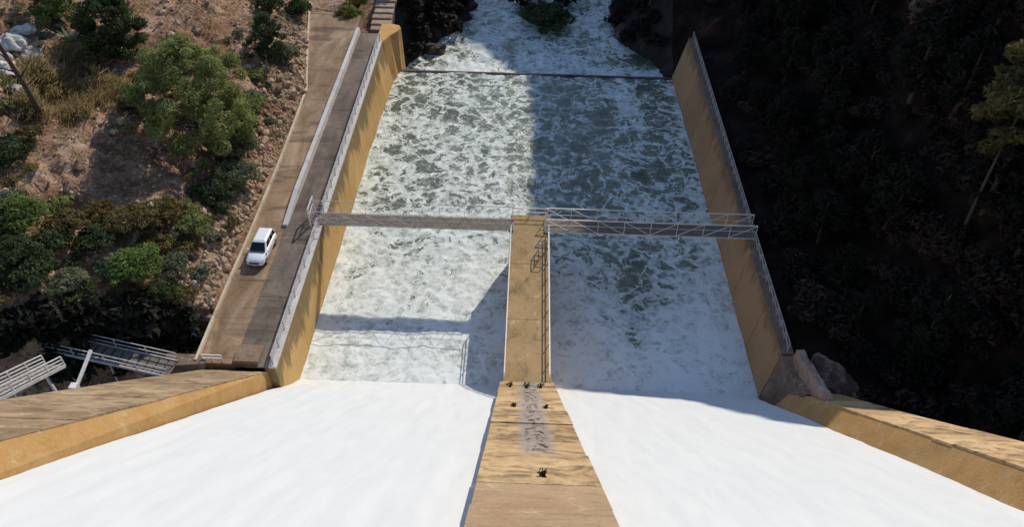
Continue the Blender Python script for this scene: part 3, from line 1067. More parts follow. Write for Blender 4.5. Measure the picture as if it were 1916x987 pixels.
# ------------------------------------------------------------------ truss footbridge, two spans
def span(label, xa, xb, mat, k=1.0):
    y0, y1, z0, z1 = 60.2, 61.95, 0.14, 1.72
    root = empty('truss_footbridge', (xa, y0, z0))
    tag(root, label, 'footbridge', 'footbridge spans')
    L, W, H, n = xb - xa, y1 - y0, z1 - z0, 8
    for y in (0, W):
        for z in (0, H):
            MB().bar((0, y, z), (L, y, z), 0.085 * k).build('chord', mat, root)
        for i in range(n + 1):
            MB().bar((L * i / n, y, 0.056), (L * i / n, y, H - 0.056), 0.055 * k).build('upright', mat, root)
        for i in range(n):
            a, b = (H, 0) if i < n / 2 else (0, H)
            MB().bar((L * i / n + .04, y, a + (-.06 if a else .06)), (L * (i + 1) / n - .04, y, b + (-.06 if b else .06)), 0.048 * k).build('diagonal', mat, root)
    for i in range(n + 1):
        MB().bar((L * i / n, 0.056, -0.0), (L * i / n, W - 0.056, -0.0), 0.09).build('cross_beam', mat, root)
    for i in range(5):
        y = 0.19 + i * (W - 0.38) / 4
        MB().box(0.0, L, y - 0.16, y + 0.16, 0.047, 0.09).build('deck_plank', M['grating'], root)
    for y in (0.07, W - 0.07):
        MB().bar((0, y, H * 0.52), (L, y, H * 0.52), 0.035 * k).build('handrail', mat, root)
    for x in (0.25, L - 0.25):
        MB().box(x - 0.2, x + 0.2, -0.05, W + 0.05, -0.14, -0.046).build('bearing', M['dark_steel'], root)
    return root


span('pale steel truss footbridge span from the railed walkway wall to the dividing pier', -20.3, -0.75, M['left_bridge_steel'], 0.6)
span('pale steel truss footbridge span from the dividing pier to the shaded channel wall', 2.35, 22.7, M['bridge_steel'])
gate = empty('bridge_gate', (-20.55, 60.2, 0.12))
tag(gate, 'pale steel gate posts where the footbridge meets the walkway railing', 'gate')
for y in (-0.1, 1.95):
    MB().bar((0, y, 0), (0, y, 2.0), 0.14).build('gate_post', M['steel'], gate)
MB().bar((0, -0.1, 1.95), (0, 1.95, 1.95), 0.10).build('lintel', M['steel'], gate)
for i in range(5):
    MB().bar((0, 0.1 + i * 0.42, 0.1), (0, 0.1 + i * 0.42, 1.2), 0.05).build('gate_bar', M['steel'], gate)
MB().bar((0, -0.03, 1.22), (0, 1.88, 1.22), 0.07).build('top_bar', M['steel'], gate)


# ------------------------------------------------------------------ parked car
def car():
    root = empty('parked_car', (-24.15, 55.9, 0.0), math.radians(-3.0))
    tag(root, 'white compact car parked on the access road at the foot of the rubble slope', 'car')
    # front of the car looks along -Y; x across
    L = 4.35
    # stations: y, half width low, half width at shoulder, z bottom, z shoulder (bonnet), crown
    st = [(-2.17, .62, .55, .36, .60), (-2.08, .78, .70, .27, .78), (-1.80, .86, .82, .22, .92), (-1.30, .89, .86, .20, 1.00), (-0.85, .90, .87, .20, 1.06),
          (0.0, .90, .88, .20, 1.08), (1.2, .90, .88, .20, 1.10), (1.85, .88, .86, .24, 1.10), (2.10, .82, .80, .30, 1.06), (2.17, .70, .68, .40, .98)]
    m = MB()
    n = 10
    for (y, wl_, wt, zb, zt) in st:
        zm = zb + (zt - zb) * 0.45
        ring = [(-wl_ * .8, zb), (-wl_ * .97, zb + .12), (-wl_ * 1.0, zm), (-wt, zt - .10), (-wt * .82, zt), (wt * .82, zt), (wt, zt - .10), (wl_ * 1.0, zm), (wl_ * .97, zb + .12), (wl_ * .8, zb)]
        m.v += [(x, y, z) for x, z in ring]
    for i in range(len(st) - 1):
        for k in range(n):
            a, b = i * n + k, i * n + (k + 1) % n
            m.f.append((a, b, b + n, a + n))
    m.f.append(tuple(range(n))[::-1])
    m.f.append(tuple(range((len(st) - 1) * n, len(st) * n)))
    bo = m.build('body', M['car_paint'], root, smooth=True)
    sb = bo.modifiers.new('round', 'SUBSURF')
    sb.levels = sb.render_levels = 1
    # cabin: glasshouse shell in paint, windows laid just outside it
    cb = MB()
    lo = [(-.80, -1.02, 1.03), (.80, -1.02, 1.03), (.82, 2.06, 1.05), (-.82, 2.06, 1.05)]
    hi = [(-.64, -.22, 1.62), (.64, -.22, 1.62), (.65, 1.84, 1.60), (-.65, 1.84, 1.60)]
    cb.hexa(lo + hi)
    cb.build('cabin', M['car_paint'], root, bevel=0.10)
    rf = MB()
    rf.hexa([(-.62, -.24, 1.595), (.62, -.24, 1.595), (.63, 1.84, 1.58), (-.63, 1.84, 1.58), (-.52, 0.0, 1.68), (.52, 0.0, 1.68), (.52, 1.7, 1.665), (-.52, 1.7, 1.665)])
    rf.build('roof', M['car_paint'], root, bevel=0.04)

    def quad_panel(name, p, mat, nrm, th=0.012, par=root):
        q = MB()
        nv = Vector(nrm).normalized() * th
        pp = [Vector(x) for x in p]
        q.hexa([tuple(x - nv) for x in pp] + [tuple(x + nv) for x in pp])
        return q.build(name, mat, par)

    def lerp(a, b, t):
        return [a[i] + (b[i] - a[i]) * t for i in range(3)]
    A, B, C_, D = lo
    E_, F_, G_, H_ = hi
    quad_panel('windshield', [lerp(lerp(A, B, .04), lerp(E_, F_, .04), .06), lerp(lerp(A, B, .96), lerp(E_, F_, .96), .06), lerp(lerp(A, B, .95), lerp(E_, F_, .95), .93), lerp(lerp(A, B, .05), lerp(E_, F_, .05), .93)], M['glass'], (0, -.6, .8), 0.02)
    quad_panel('rear_window', [lerp(lerp(D, C_, .08), lerp(H_, G_, .08), .25), lerp(lerp(D, C_, .92), lerp(H_, G_, .92), .25), lerp(lerp(D, C_, .9), lerp(H_, G_, .9), .88), lerp(lerp(D, C_, .1), lerp(H_, G_, .1), .88)], M['glass'], (0, 1, .35), 0.02)
    for s, (a, b, c, d) in ((-1, (A, D, H_, E_)), (1, (B, C_, G_, F_))):
        for t0, t1, u0, u1 in ((.16, .44, .10, .42), (.48, .72, .46, .70), (.76, .95, .74, .95)):
            quad_panel('side_window', [lerp(lerp(a, b, t0), lerp(d, c, u0), .16), lerp(lerp(a, b, t1), lerp(d, c, u1), .16), lerp(lerp(a, b, t1), lerp(d, c, u1), .86), lerp(lerp(a, b, t0), lerp(d, c, u0), .86)], M['glass'], (s, 0, .28), 0.02)
        MB().box(s * .93 - .09, s * .93 + .09, -.86, -.72, 1.02, 1.16).build('wing_mirror', M['car_paint'], root, bevel=.03)
        hl = MB()
        hl.hexa([(s * .48, -2.17, .60), (s * .76, -2.05, .60), (s * .80, -1.82, .64), (s * .55, -1.95, .64), (s * .47, -2.12, .77), (s * .72, -2.02, .79), (s * .77, -1.78, .86), (s * .55, -1.9, .84)] if s > 0 else
                [(s * .76, -2.05, .60), (s * .48, -2.17, .60), (s * .55, -1.95, .64), (s * .80, -1.82, .64), (s * .72, -2.02, .79), (s * .47, -2.12, .77), (s * .55, -1.9, .84), (s * .77, -1.78, .86)])
        hl.build('headlight', M['lamp'], root)
        MB().box(s * .74 - .08, s * .74 + .08, 2.06, 2.16, .70, 1.02).build('tail_light', M['red'], root, bevel=.02)
        MB().box(s * .905 - .012, s * .905 + .012, -.5, .45, .72, .75).build('door_trim', M['trim'], root)
        for y in (-1.35, 1.35):
            wh = empty('wheel', (s * .80, y, .315))
            wh.parent = root
            for nm, rr, hw, mt in (('tyre', .315, .11, 'rubber'), ('rim', .20, .118, 'rim')):
                MB().tube([(-hw, 0, 0), (-hw * .8, 0, 0), (hw * .8, 0, 0), (hw, 0, 0)], [rr * .9, rr, rr, rr * .9], 18).build(nm, M[mt], wh)
    MB().box(-.44, .44, -2.215, -2.10, .56, .71).build('grille', M['trim'], root, bevel=.015)
    MB().box(-.70, .70, -2.16, -2.0, .28, .40).build('lower_grille', M['trim'], root, bevel=.02)
    MB().box(-.26, .26, -2.215, -2.195, .42, .50).build('number_plate', M['white_rail'], root)
    MB().box(-.60, .60, -1.10, -1.03, 1.02, 1.055).build('wiper_cowl', M['trim'], root)


car()

# ------------------------------------------------------------------ steel gangways over the gully
def gangway(label, a, b, width, rails, mat, h=1.0):
    a, b = Vector(a), Vector(b)
    root = empty('steel_gangway', tuple(a))
    tag(root, label, 'gangway', 'gangways over the gully')
    d = b - a
    s = Vector((-d.y, d.x, 0)).normalized() * (width / 2)
    n = 4
    for q in (-1, 1):
        MB().bar(tuple(s * q), tuple(s * q + d), 0.10, 0.22).build('stringer', mat, root)
        for fz in rails:
            MB().bar(tuple(s * q + Vector((0, 0, h * fz))), tuple(s * q + d + Vector((0, 0, h * fz))), 0.07).build('rail', mat, root)
        for i in range(n + 1):
            p = s * q + d * (i / n)
            MB().bar(tuple(p + Vector((0, 0, .111))), tuple(p + Vector((0, 0, h - .036))), 0.07).build('post', mat, root)
    for i in range(14):
        c = d * ((i + .5) / 14)
        w_ = s * 0.94
        t_ = d.normalized() * (d.length / 14 * 0.43)
        u = Vector((0, 0, .03))
        m = MB()
        m.hexa([tuple(c - w_ - t_ - u), tuple(c - w_ + t_ - u), tuple(c + w_ + t_ - u), tuple(c + w_ - t_ - u),
                tuple(c - w_ - t_ + u), tuple(c - w_ + t_ + u), tuple(c + w_ + t_ + u), tuple(c + w_ - t_ + u)])
        m.build('tread', M['grating'], root)
    return root


g1a, g1b = at_z(325, 692, 0.2), at_z(92, 640, 1.6)
gang1 = gangway('grey steel gangway in deep shade leading from the brown end block over the gully', tuple(g1a), tuple(g1b), 1.7, (0.5, 1.0), M['grey_rail'])


def on_slope(px, py, k=41.55):
    d = ray(px, py)
    return CAM + d * ((k - CAM[2]) / (d[2] + d[1]))


for t_ in (.55, .97):
    q = (g1b - g1a) * t_
    MB().bar((q[0], q[1], q[2] - .1), (q[0], q[1], -10.5), .16).build('leg', M['grey_rail'], gang1)
g2a, g2b = at_z(104, 684, 9.0), at_z(-30, 752, 12.5)
gang2 = gangway('sunlit pale steel gangway with close parallel rails beside the chute wall', tuple(g2a), tuple(g2b), 1.3, (0.35, 0.68, 1.0), M['steel'], 0.9)
for px_, t_ in ((74, .25), (14, .7)):
    q = g2a + (g2b - g2a) * t_
    MB().bar(tuple(Vector(q - g2a) + Vector((.3, 0, -.1))), tuple(Vector(q - g2a) + Vector((.5, 0, -3.2))), .14).build('leg', M['white_rail'], gang2)
pb = on_slope(138, 724)
dd_ = ray(170, 656)
pa = CAM + dd_ * (np.linalg.norm(pb - CAM) + 1.0)
pr = empty('slanting_prop', tuple(pb))
tag(pr, 'single slanting pale steel prop on the outer edge of the chute wall', 'prop')
MB().bar((0, 0, -.3), tuple(Vector(tuple(pa - pb))), 0.17).build('prop_leg', M['white_rail'], pr)
MB().box(-.22, .22, -.22, .22, -.35, .12).build('foot_plate', M['white_rail'], pr)
bl_ = MB()
bl_.hexa([(-28.8, 41.4, -10), (-25.25, 41.9, -10), (-25.25, 43.1, -10), (-28.8, 43.1, -10), (-28.6, 41.5, 0.25), (-25.25, 42.0, 0.25), (-25.25, 43.0, 0.25), (-28.6, 43.0, 0.25)])
tag(bl_.build('end_block', M['block'], bevel=0.08), 'dark brown concrete block at the end of the shaded gangway', 'concrete block')


# ------------------------------------------------------------------ vegetation
def leaf_cloud(rs, centers, radii, per, size, up_bias=0.35, squash=0.8, aspect=2.2, tint_c=None):
    P, T = [], []
    for ci, (c, rad) in enumerate(zip(centers, radii)):
        k = max(12, int(per * (rad ** 2)))
        d = rs.normal(size=(k, 3))
        d /= np.linalg.norm(d, axis=1)[:, None]
        rr = rad * rs.uniform(0.35, 1.0, k) ** 0.55
        pos = c + d * rr[:, None] * np.array([1, 1, squash])
        nrm = d + rs.normal(scale=0.7, size=(k, 3)) + np.array([0, 0, up_bias])
        nrm /= np.linalg.norm(nrm, axis=1)[:, None]
        tt = rs.normal(size=(k, 3))
        tt -= nrm * np.sum(tt * nrm, 1)[:, None]
        tt /= np.linalg.norm(tt, axis=1)[:, None]
        bb = np.cross(nrm, tt)
        s = size * rs.uniform(0.6, 1.4, k)[:, None]
        a, b = tt * s * aspect / 2, bb * s / 2
        P.append(np.stack([pos - a, pos + b * 0.9, pos + a, pos - b * 0.9], 1))
        base = rs.uniform(0.15, 0.8) if tint_c is None else tint_c[ci]
        T.append(np.clip(base + rs.normal(scale=0.16, size=k) + 0.12 * (d[:, 2]), 0, 1))
    return np.concatenate(P), np.concatenate(T)


def make_tree(seed, h, cw, crown_lo, leaf, per, leafsize, lean=0.0, n_clump=26, bark='bark', conic=0.0, clump=0.30, trunk_r=None):
    """tree standing at the origin: returns (trunk mesh, crown mesh)"""
    rs = np.random.RandomState(seed)
    tr = MB()
    r0 = trunk_r or (0.028 * h)
    bend = rs.normal(scale=0.03 * h, size=2)
    tp = [(lean * h * t + bend[0] * math.sin(2.5 * t), bend[1] * math.sin(3 * t), h * 0.93 * t - 0.3) for t in np.linspace(0, 1, 6)]
    tr.tube(tp, [r0 * (1 - 0.8 * t) for t in np.linspace(0, 1, 6)], 7)
    cen, rad = [], []
    for i in range(n_clump):
        t = crown_lo + (1 - crown_lo) * (i + 0.5) / n_clump
        ang = i * 2.399 + rs.uniform(-.5, .5)
        prof = math.sin(math.pi * min(1, 0.18 + 0.82 * (t - crown_lo) / (1 - crown_lo)) ** 0.9) ** 0.6
        prof = prof * (1 - conic) + conic * (1.05 - (t - crown_lo) / (1 - crown_lo))
        R = cw / 2 * prof * rs.uniform(0.45, 0.92)
        base = np.array([np.interp(t * 5, range(6), [p[j] for p in tp]) for j in range(3)])
        c = base + np.array([R * math.cos(ang), R * math.sin(ang), rs.uniform(-.03, .05) * h])
        cen.append(c)
        rad.append(cw * clump * rs.uniform(0.55, 1.05) * (0.75 + 0.25 * prof))
        if i % 2 == 0:
            b0 = base - np.array([0, 0, 0.08 * h])
            tr.tube([tuple(b0), tuple((b0 + c) / 2 + np.array([0, 0, .02 * h])), tuple(c)], [r0 * .32 * (1.2 - t), r0 * .2 * (1.2 - t), 0.02], 5)
    P, T = leaf_cloud(rs, cen, rad, per, leafsize)
    return tr.mesh('trunk'), quad_soup('crown', P, T)


def make_bush(seed, r, hgt, per, leafsize, n_clump=9, cl=1.0):
    rs = np.random.RandomState(seed)
    cen, rad = [], []
    st = MB()
    for i in range(n_clump):
        a = i * 2.399
        q = r * (0.72 + .2 * (1 - cl)) * math.sqrt((i + .3) / n_clump) * rs.uniform(.7, 1.2)
        c = np.array([q * math.cos(a), q * math.sin(a), hgt * (0.62 - 0.35 * (q / r) ** 2) * rs.uniform(.8, 1.2)])
        cen.append(c)
        rad.append(r * cl * rs.uniform(.26, .50))
        st.tube([(0.1 * c[0], 0.1 * c[1], -0.3), (c[0] * .6, c[1] * .6, c[2] * .6), tuple(c)], [0.06, 0.04, 0.015], 5)
    P, T = leaf_cloud(rs, cen, rad, per, leafsize, squash=0.75 * min(1.4, hgt / r))
    return st.mesh('stem'), quad_soup('foliage', P, T)


def place(name, label, cat, meshes, pnames, mats, loc, s=1.0, rz=0.0, group=None, sz=None):
    root = empty(name, tuple(loc), rz)
    root.scale = (s, s, sz or s)
    tag(root, label, cat, group)
    for me, pn, mt in zip(meshes, pnames, mats):
        if not me.materials:
            me.materials.append(M[mt])
        o = bpy.data.objects.new(pn, me)
        COL.objects.link(o)
        o.parent = root
    return root


def with_mats(ms, mats):
    for me, mt in zip(ms, mats):
        me.materials.append(M[mt])
    return ms


TC = ('trunk', 'crown')
SF = ('stem', 'foliage')


def bush_at(px, py, rpx, hfac, leaf, label, seed, group=None, name='shrub', per=70, cat='shrub', size=None):
    g = on_ground(px, py)
    dist = np.linalg.norm(g - CAM)
    r = rpx * dist / FPX
    ms = make_bush(seed, r, r * hfac, 300, size or 0.16, n_clump=int(16 + 7 * r), cl=0.6)
    return place(name, label, cat, ms, SF, ('bark', leaf), (g[0], g[1], tz(g[0], g[1])), group=group)


# left bank: individual plants
g = on_ground(380, 272)
place('pine_tree', 'large bushy olive-green pine leaning over the rubble slope above the road', 'tree',
      make_tree(21, 12.0, 14.5, 0.10, 'pine', 330, 0.15, n_clump=150, clump=0.08), TC, ('bark', 'pine'), (g[0], g[1], tz(g[0], g[1])), rz=0.7)
g = on_ground(222, 105)
place('evergreen_tree', 'dark rounded evergreen tree uphill of the large olive-green pine', 'tree',
      make_tree(22, 7.5, 7.5, 0.12, 'dark_leaf', 300, 0.18, n_clump=60, clump=0.13), TC, ('bark', 'dark_leaf'), (g[0], g[1], tz(g[0], g[1])))
g = on_ground(112, 42)
place('leafy_tree', 'fresh green tree uphill behind the pale boulders and spiky plant', 'tree',
      make_tree(23, 5.5, 5.5, 0.12, 'green_leaf', 320, 0.17, n_clump=40, clump=0.14), TC, ('bark', 'green_leaf'), (g[0], g[1], tz(g[0], g[1])))
g = on_ground(503, 108)
place('evergreen_tree', 'dark green upright evergreen beside the far stretch of the access road', 'tree',
      make_tree(24, 6.0, 4.6, 0.1, 'dark_leaf', 320, 0.17, n_clump=44, clump=0.15), TC, ('bark', 'dark_leaf'), (g[0], g[1], tz(g[0], g[1])))
bush_at(533, 118, 32, 1.3, 'grey_leaf', 'rounded grey-green shrub next to the upright evergreen by the far road', 31)
bush_at(446, 292, 50, 1.3, 'grey_leaf', 'grey-green feathery shrub under the large pine beside the rubble', 32)
bush_at(462, 225, 42, 1.2, 'pine', 'olive shrub between the large pine and the road rubble', 33)
bush_at(408, 378, 46, 1.25, 'dark_leaf', 'dark green shrub downhill of the large pine above the parked car', 34)
bush_at(446, 345, 42, 1.1, 'grey_leaf', 'pale grey-green shrub hanging over the rubble above the parked car', 35)
bush_at(262, 520, 52, 1.0, 'green_leaf', 'bright fresh-green bush above the dark gully', 36)
bush_at(215, 508, 34, 1.0, 'grey_leaf', 'grey-green bush touching the bright fresh-green bush above the gully', 37)
bush_at(45, 425, 50, 1.1, 'green_leaf', 'broad green bush at the foot of the bare earth slope', 38)
bush_at(95, 470, 40, 0.9, 'dark_leaf', 'dark bush between the broad green bush and the bright fresh-green bush', 39)
bush_at(20, 490, 45, 0.9, 'dark_leaf', 'low dark bush below the broad green bush', 40)
bush_at(245, 425, 44, 0.8, 'olive_leaf', 'olive-brown dry bush uphill of the bright fresh-green bush', 41)
bush_at(305, 408, 42, 0.8, 'olive_leaf', 'brownish dry bush below the shadow of the large pine', 42)
bush_at(290, 462, 36, 0.8, 'olive_leaf', 'olive-brown low bush directly above the bright fresh-green bush', 43)
bush_at(365, 432, 36, 0.9, 'pine', 'olive-green bush uphill of the parked car at the rubble edge', 44)
bush_at(655, 40, 26, 1.3, 'yellow_leaf', 'yellow-green bush at the far end of the walkway parapet', 45)
bush_at(668, 12, 26, 1.4, 'yellow_leaf', 'taller yellow-green bush behind the end of the walkway', 46)
bush_at(150, 560, 40, 0.7, 'dark_leaf', 'dark low bush on the brink of the shaded gully', 47)
bush_at(560, 30, 26, 1.5, 'dark_leaf', 'dark bush beside the far end of the access road', 48)
bush_at(505, 22, 26, 1.3, 'dark_leaf', 'dark bush uphill of the upright evergreen by the far road', 49)
for i_, (a_, b_, c_, d_, e_) in enumerate(((130, 432, 40, 'olive_leaf', 'olive-brown'), (180, 462, 38, 'dark_leaf', 'dark green'), (330, 505, 34, 'grey_leaf', 'grey-green'), (60, 522, 50, 'dark_leaf', 'dark green'), (130, 542, 38, 'grey_leaf', 'grey-green'), (350, 470, 28, 'olive_leaf', 'olive-brown'), (190, 402, 30, 'olive_leaf', 'olive-brown'), (20, 385, 32, 'grey_leaf', 'grey-green'), (110, 392, 28, 'pine', 'olive-green'), (300, 558, 34, 'dark_leaf', 'dark green'), (232, 568, 40, 'olive_leaf', 'olive-brown'), (400, 452, 24, 'grey_leaf', 'grey-green'), (474, 190, 24, 'grey_leaf', 'grey-green'), (480, 150, 22, 'pine', 'olive-green'), (428, 425, 22, 'olive_leaf', 'olive-brown'), (60, 262, 26, 'olive_leaf', 'olive-brown'), (15, 300, 42, 'dark_leaf', 'dark green'), (170, 120, 26, 'olive_leaf', 'olive-brown'), (240, 200, 26, 'olive_leaf', 'olive-brown'), (380, 520, 24, 'grey_leaf', 'grey-green'), (350, 560, 26, 'olive_leaf', 'olive-brown'))):
    bush_at(a_, b_, c_, .85, d_, 'mid-sized ' + e_ + ' bush in the scrub on the sunny hillside', 150 + i_, group='mid-sized ' + e_ + ' bushes')
# dry grass
for i, (px, py, rp) in enumerate(((150, 130, 34), (110, 175, 36), (175, 185, 30), (85, 140, 26), (60, 205, 28), (210, 170, 26), (140, 215, 26), (30, 150, 26))):
    g = on_ground(px, py)
    rs = np.random.RandomState(300 + i)
    R_ = rp * np.linalg.norm(g - CAM) / FPX
    n = 900
    q = rs.normal(scale=R_ * .45, size=(n, 2))
    X_, Y_ = g[0] + q[:, 0], g[1] + q[:, 1]
    Z_ = terrain(X_, Y_)
    b0 = np.stack([X_, Y_, Z_ - .05], 1)
    dr = rs.normal(scale=.45, size=(n, 3))
    dr[:, 2] = 1
    dr[:, 0] += .35
    tip = b0 + dr * rs.uniform(.5, 1.15, n)[:, None]
    sd = np.cross(dr, rs.normal(size=(n, 3)))
    sd = sd / np.linalg.norm(sd, axis=1)[:, None] * .05
    P = np.stack([b0 - sd, b0 + sd, tip + sd * .4, tip - sd * .4], 1)
    me = quad_soup('dry_grass', P, rs.uniform(0, 1, n))
    tag(link_mesh('dry_grass', me, M['dry_leaf']), 'patch of straw-coloured dry grass on the upper hillside', 'grass', kind='stuff')
rs = np.random.RandomState(311)
n = 9000
cx_ = rs.uniform(-62, -27.5, 700)
cy_ = rs.uniform(44, 116, 700)
k_ = rs.randint(0, 700, n)
X_ = cx_[k_] + rs.normal(scale=.45, size=n)
Y_ = cy_[k_] + rs.normal(scale=.45, size=n)
ok_ = X_ < edge_x(Y_) - .8
X_, Y_ = X_[ok_], Y_[ok_]
n = len(X_)
b0 = np.stack([X_, Y_, terrain(X_, Y_) - .05], 1)
dr = rs.normal(scale=.5, size=(n, 3))
dr[:, 2] = 1
tip = b0 + dr * rs.uniform(.25, .75, n)[:, None]
sd = np.cross(dr, rs.normal(size=(n, 3)))
sd = sd / np.linalg.norm(sd, axis=1)[:, None] * .045
tag(link_mesh('dry_grass', quad_soup('dry_grass', np.stack([b0 - sd, b0 + sd, tip + sd * .4, tip - sd * .4], 1), rs.uniform(0, 1, n)), M['dry_leaf']), 'thin straw-coloured grass tufts scattered over the whole hillside', 'grass', kind='stuff')
# small scrub over the whole left slope
small = [with_mats(make_bush(400 + i, 1.0, 0.8, 330, 0.11, 14, .75), ('bark', lf_)) for i, lf_ in enumerate(('grey_leaf', 'olive_leaf', 'dark_leaf', 'pine', 'olive_leaf', 'grey_leaf'))]
rs = np.random.RandomState(55)
names = ('small grey-green scrub bush on the hillside', 'small olive-brown scrub bush on the hillside', 'small dark green scrub bush on the hillside', 'small olive-green scrub bush on the hillside', 'small olive-brown scrub bush on the hillside', 'small grey-green scrub bush on the hillside')
cnt = 0
for _ in range(2000):
    px, py = rs.uniform(-60, 560), rs.uniform(-20, 600)
    bare = (60 < px < 330 and 190 < py < 420) or (230 < px < 460 and py < 60)
    if bare and rs.rand() > 0.12:
        continue
    g = on_ground(px, py)
    if g[0] > edge_x(g[1]) - 1.2 or g[1] > 122:
        continue
    k = rs.randint(6)
    s = rs.uniform(0.35, 1.1)
    place('scrub_bush', names[k], 'shrub', small[k], SF, ('bark', 'pine'), (g[0], g[1], tz(g[0], g[1]) - .05), s, rs.uniform(0, 6.28), names[k] + 's', s * rs.uniform(.6, 1.0))
    cnt += 1
    if cnt > 190:
        break
# spiky agave
g = on_ground(133, 78)
ag = empty('agave', (g[0], g[1], tz(g[0], g[1])))
tag(ag, 'pale spiky agave between the pale boulders and the dark evergreen', 'agave')
rs = np.random.RandomState(5)
for i in range(14):
    a = i * 2.4
    el = rs.uniform(.35, 1.2)
    d = Vector((math.cos(a) * math.cos(el), math.sin(a) * math.cos(el), math.sin(el)))
    ln = rs.uniform(1.5, 2.3)
    sd = d.cross(Vector((0, 0, 1))).normalized() * .14
    P = np.array([[tuple(-sd), tuple(sd), tuple(d * ln * .5 + sd * 1.1), tuple(d * ln * .5 - sd * 1.1)],
                  [tuple(d * ln * .5 - sd * 1.1), tuple(d * ln * .5 + sd * 1.1), tuple(d * ln - Vector((0, 0, .15)) + sd * .1), tuple(d * ln - Vector((0, 0, .15)) - sd * .1)]])
    link_mesh('leaf', quad_soup('leaf', P, rs.uniform(0, 1, 2)), M['agave'], ag)
# leaning bare trunk
g0 = on_ground(80, 222)
d0 = ray(-40, 20)
top = CAM + d0 * (np.linalg.norm(g0 - CAM) - 7.5)
lt = empty('bare_trunk', (g0[0], g0[1], tz(g0[0], g0[1])))
tag(lt, 'leaning bare dark tree trunk on the grassy slope', 'tree trunk')
V = Vector(tuple(top - g0))
MB().tube([(0, 0, -.4), tuple(V * .3 + Vector((.1, 0, .1))), tuple(V * .65), tuple(V)], [.26, .22, .17, .10], 8).build('trunk', M['bark'], lt, True)
for t, dd in ((.38, (0.9, .5, 1.1)), (.55, (-1.0, .3, .9)), (.7, (.7, -.6, 1.2)), (.45, (-.6, -.8, .8))):
    MB().tube([tuple(V * t), tuple(V * t + Vector(dd)), tuple(V * t + Vector(dd) * 1.7 + Vector((0, 0, .3)))], [.09, .05, .02], 5).build('branch', M['bark'], lt, True)


# stones
def stone_mesh(seed, flat=0.7):
    rs = np.random.RandomState(seed)
    import bmesh
    bm = bmesh.new()
    bmesh.ops.create_icosphere(bm, subdivisions=1, radius=1.0)
    for v in bm.verts:
        v.co *= rs.uniform(.65, 1.2)
        v.co.z *= flat
    me = bpy.data.meshes.new('stone')
    bm.to_mesh(me)
    bm.free()
    return me


def big_rock(seed, flat=0.75):
    rs = np.random.RandomState(seed)
    import bmesh
    bm = bmesh.new()
    bmesh.ops.create_icosphere(bm, subdivisions=4, radius=1.0)
    for v in bm.verts:
        c = v.co
        n_ = float(fbm(np.array([c.x * 1.1 + c.z * .7]), np.array([c.y * 1.1 - c.z * .6]), seed, 4)[0])
        m_ = float(fbm(np.array([c.x * 3 + c.z * 2]), np.array([c.y * 3 - c.z]), seed + 9, 3)[0])
        v.co = c * (1 + .55 * n_ + .14 * m_)
        v.co.z *= flat
    me = bpy.data.meshes.new('boulder')
    bm.to_mesh(me)
    bm.free()
    return me


stones = [stone_mesh(i, .75) for i in range(8)]
for me in stones:
    me.materials.append(M['stone'])
rs = np.random.RandomState(66)
for i in range(290):
    y = rs.uniform(46.5, 100)
    y = y if rs.rand() < .45 else rs.uniform(46.5, 70)
    x = float(edge_x(y)) - .35 - abs(rs.normal(scale=1.5))
    z = tz(x, y)
    s = rs.uniform(.16, .55) * (1.25 if rs.rand() < .2 else 1)
    o = bpy.data.objects.new('stone', stones[rs.randint(8)])
    COL.objects.link(o)
    o.parent = LEFT
    o.location = (x, y, z + s * .2)
    o.scale = (s, s * rs.uniform(.7, 1.2), s)
    o.rotation_euler = (rs.uniform(-.4, .4), rs.uniform(-.4, .4), rs.uniform(0, 6.3))
# countless smaller stones and clods
base = stone_mesh(77)
bv = np.array([v.co[:] for v in base.vertices])
bf = np.array([p.vertices[:] for p in base.polygons])
n = 5200
px = rs.uniform(-28.5 - 32, -26.6, n)
yy_ = rs.uniform(38, 118, n)
strip = rs.rand(n) < .5
px = np.where(strip, edge_x(yy_) - .3 - np.abs(rs.normal(scale=2.6, size=n)), px)
keep = (px < edge_x(yy_) - .3)
px, yy_ = px[keep], yy_[keep]
n = len(px)
zz_ = terrain(px, yy_)
sc_ = rs.uniform(.07, .26, n) * np.where(rs.rand(n) < .07, 2.6, 1.0)
ang = rs.uniform(0, 6.28, n)
ca, sa = np.cos(ang)[:, None], np.sin(ang)[:, None]
vx = (bv[None, :, 0] * ca - bv[None, :, 1] * sa) * sc_[:, None] + px[:, None]
vy_ = (bv[None, :, 0] * sa + bv[None, :, 1] * ca) * sc_[:, None] * 1.0 + yy_[:, None]
vz = bv[None, :, 2] * sc_[:, None] + (zz_ + sc_ * .15)[:, None]
allv = np.stack([vx, vy_, vz], -1).reshape(-1, 3)
allf = (bf[None] + (np.arange(n) * len(bv))[:, None, None]).reshape(-1, 3)
me = bpy.data.meshes.new('scree')
me.from_pydata(allv.tolist(), [], allf.tolist())
tag(link_mesh('scree', me, M['stone'], LEFT), kind='stuff')
# pale boulders
for i, (px_, py_, s) in enumerate(((22, 88, 1.3), (62, 108, 1.1), (14, 138, 1.2), (45, 60, .9), (3, 112, 1.0), (30, 172, .6))):
    g = on_ground(px_, py_)
    me = big_rock(500 + i, .65)
    me.materials.append(M['white_stone'])
    o = bpy.data.objects.new('boulder', me)
    COL.objects.link(o)
    o.location = (g[0], g[1], tz(g[0], g[1]) + .2 * s)
    o.scale = (s * 1.2, s, s)
    o.rotation_euler = (0, 0, i * 1.3)
    tag(o, 'pale whitish boulder among dry grass on the upper hillside', 'boulder', 'pale boulders')
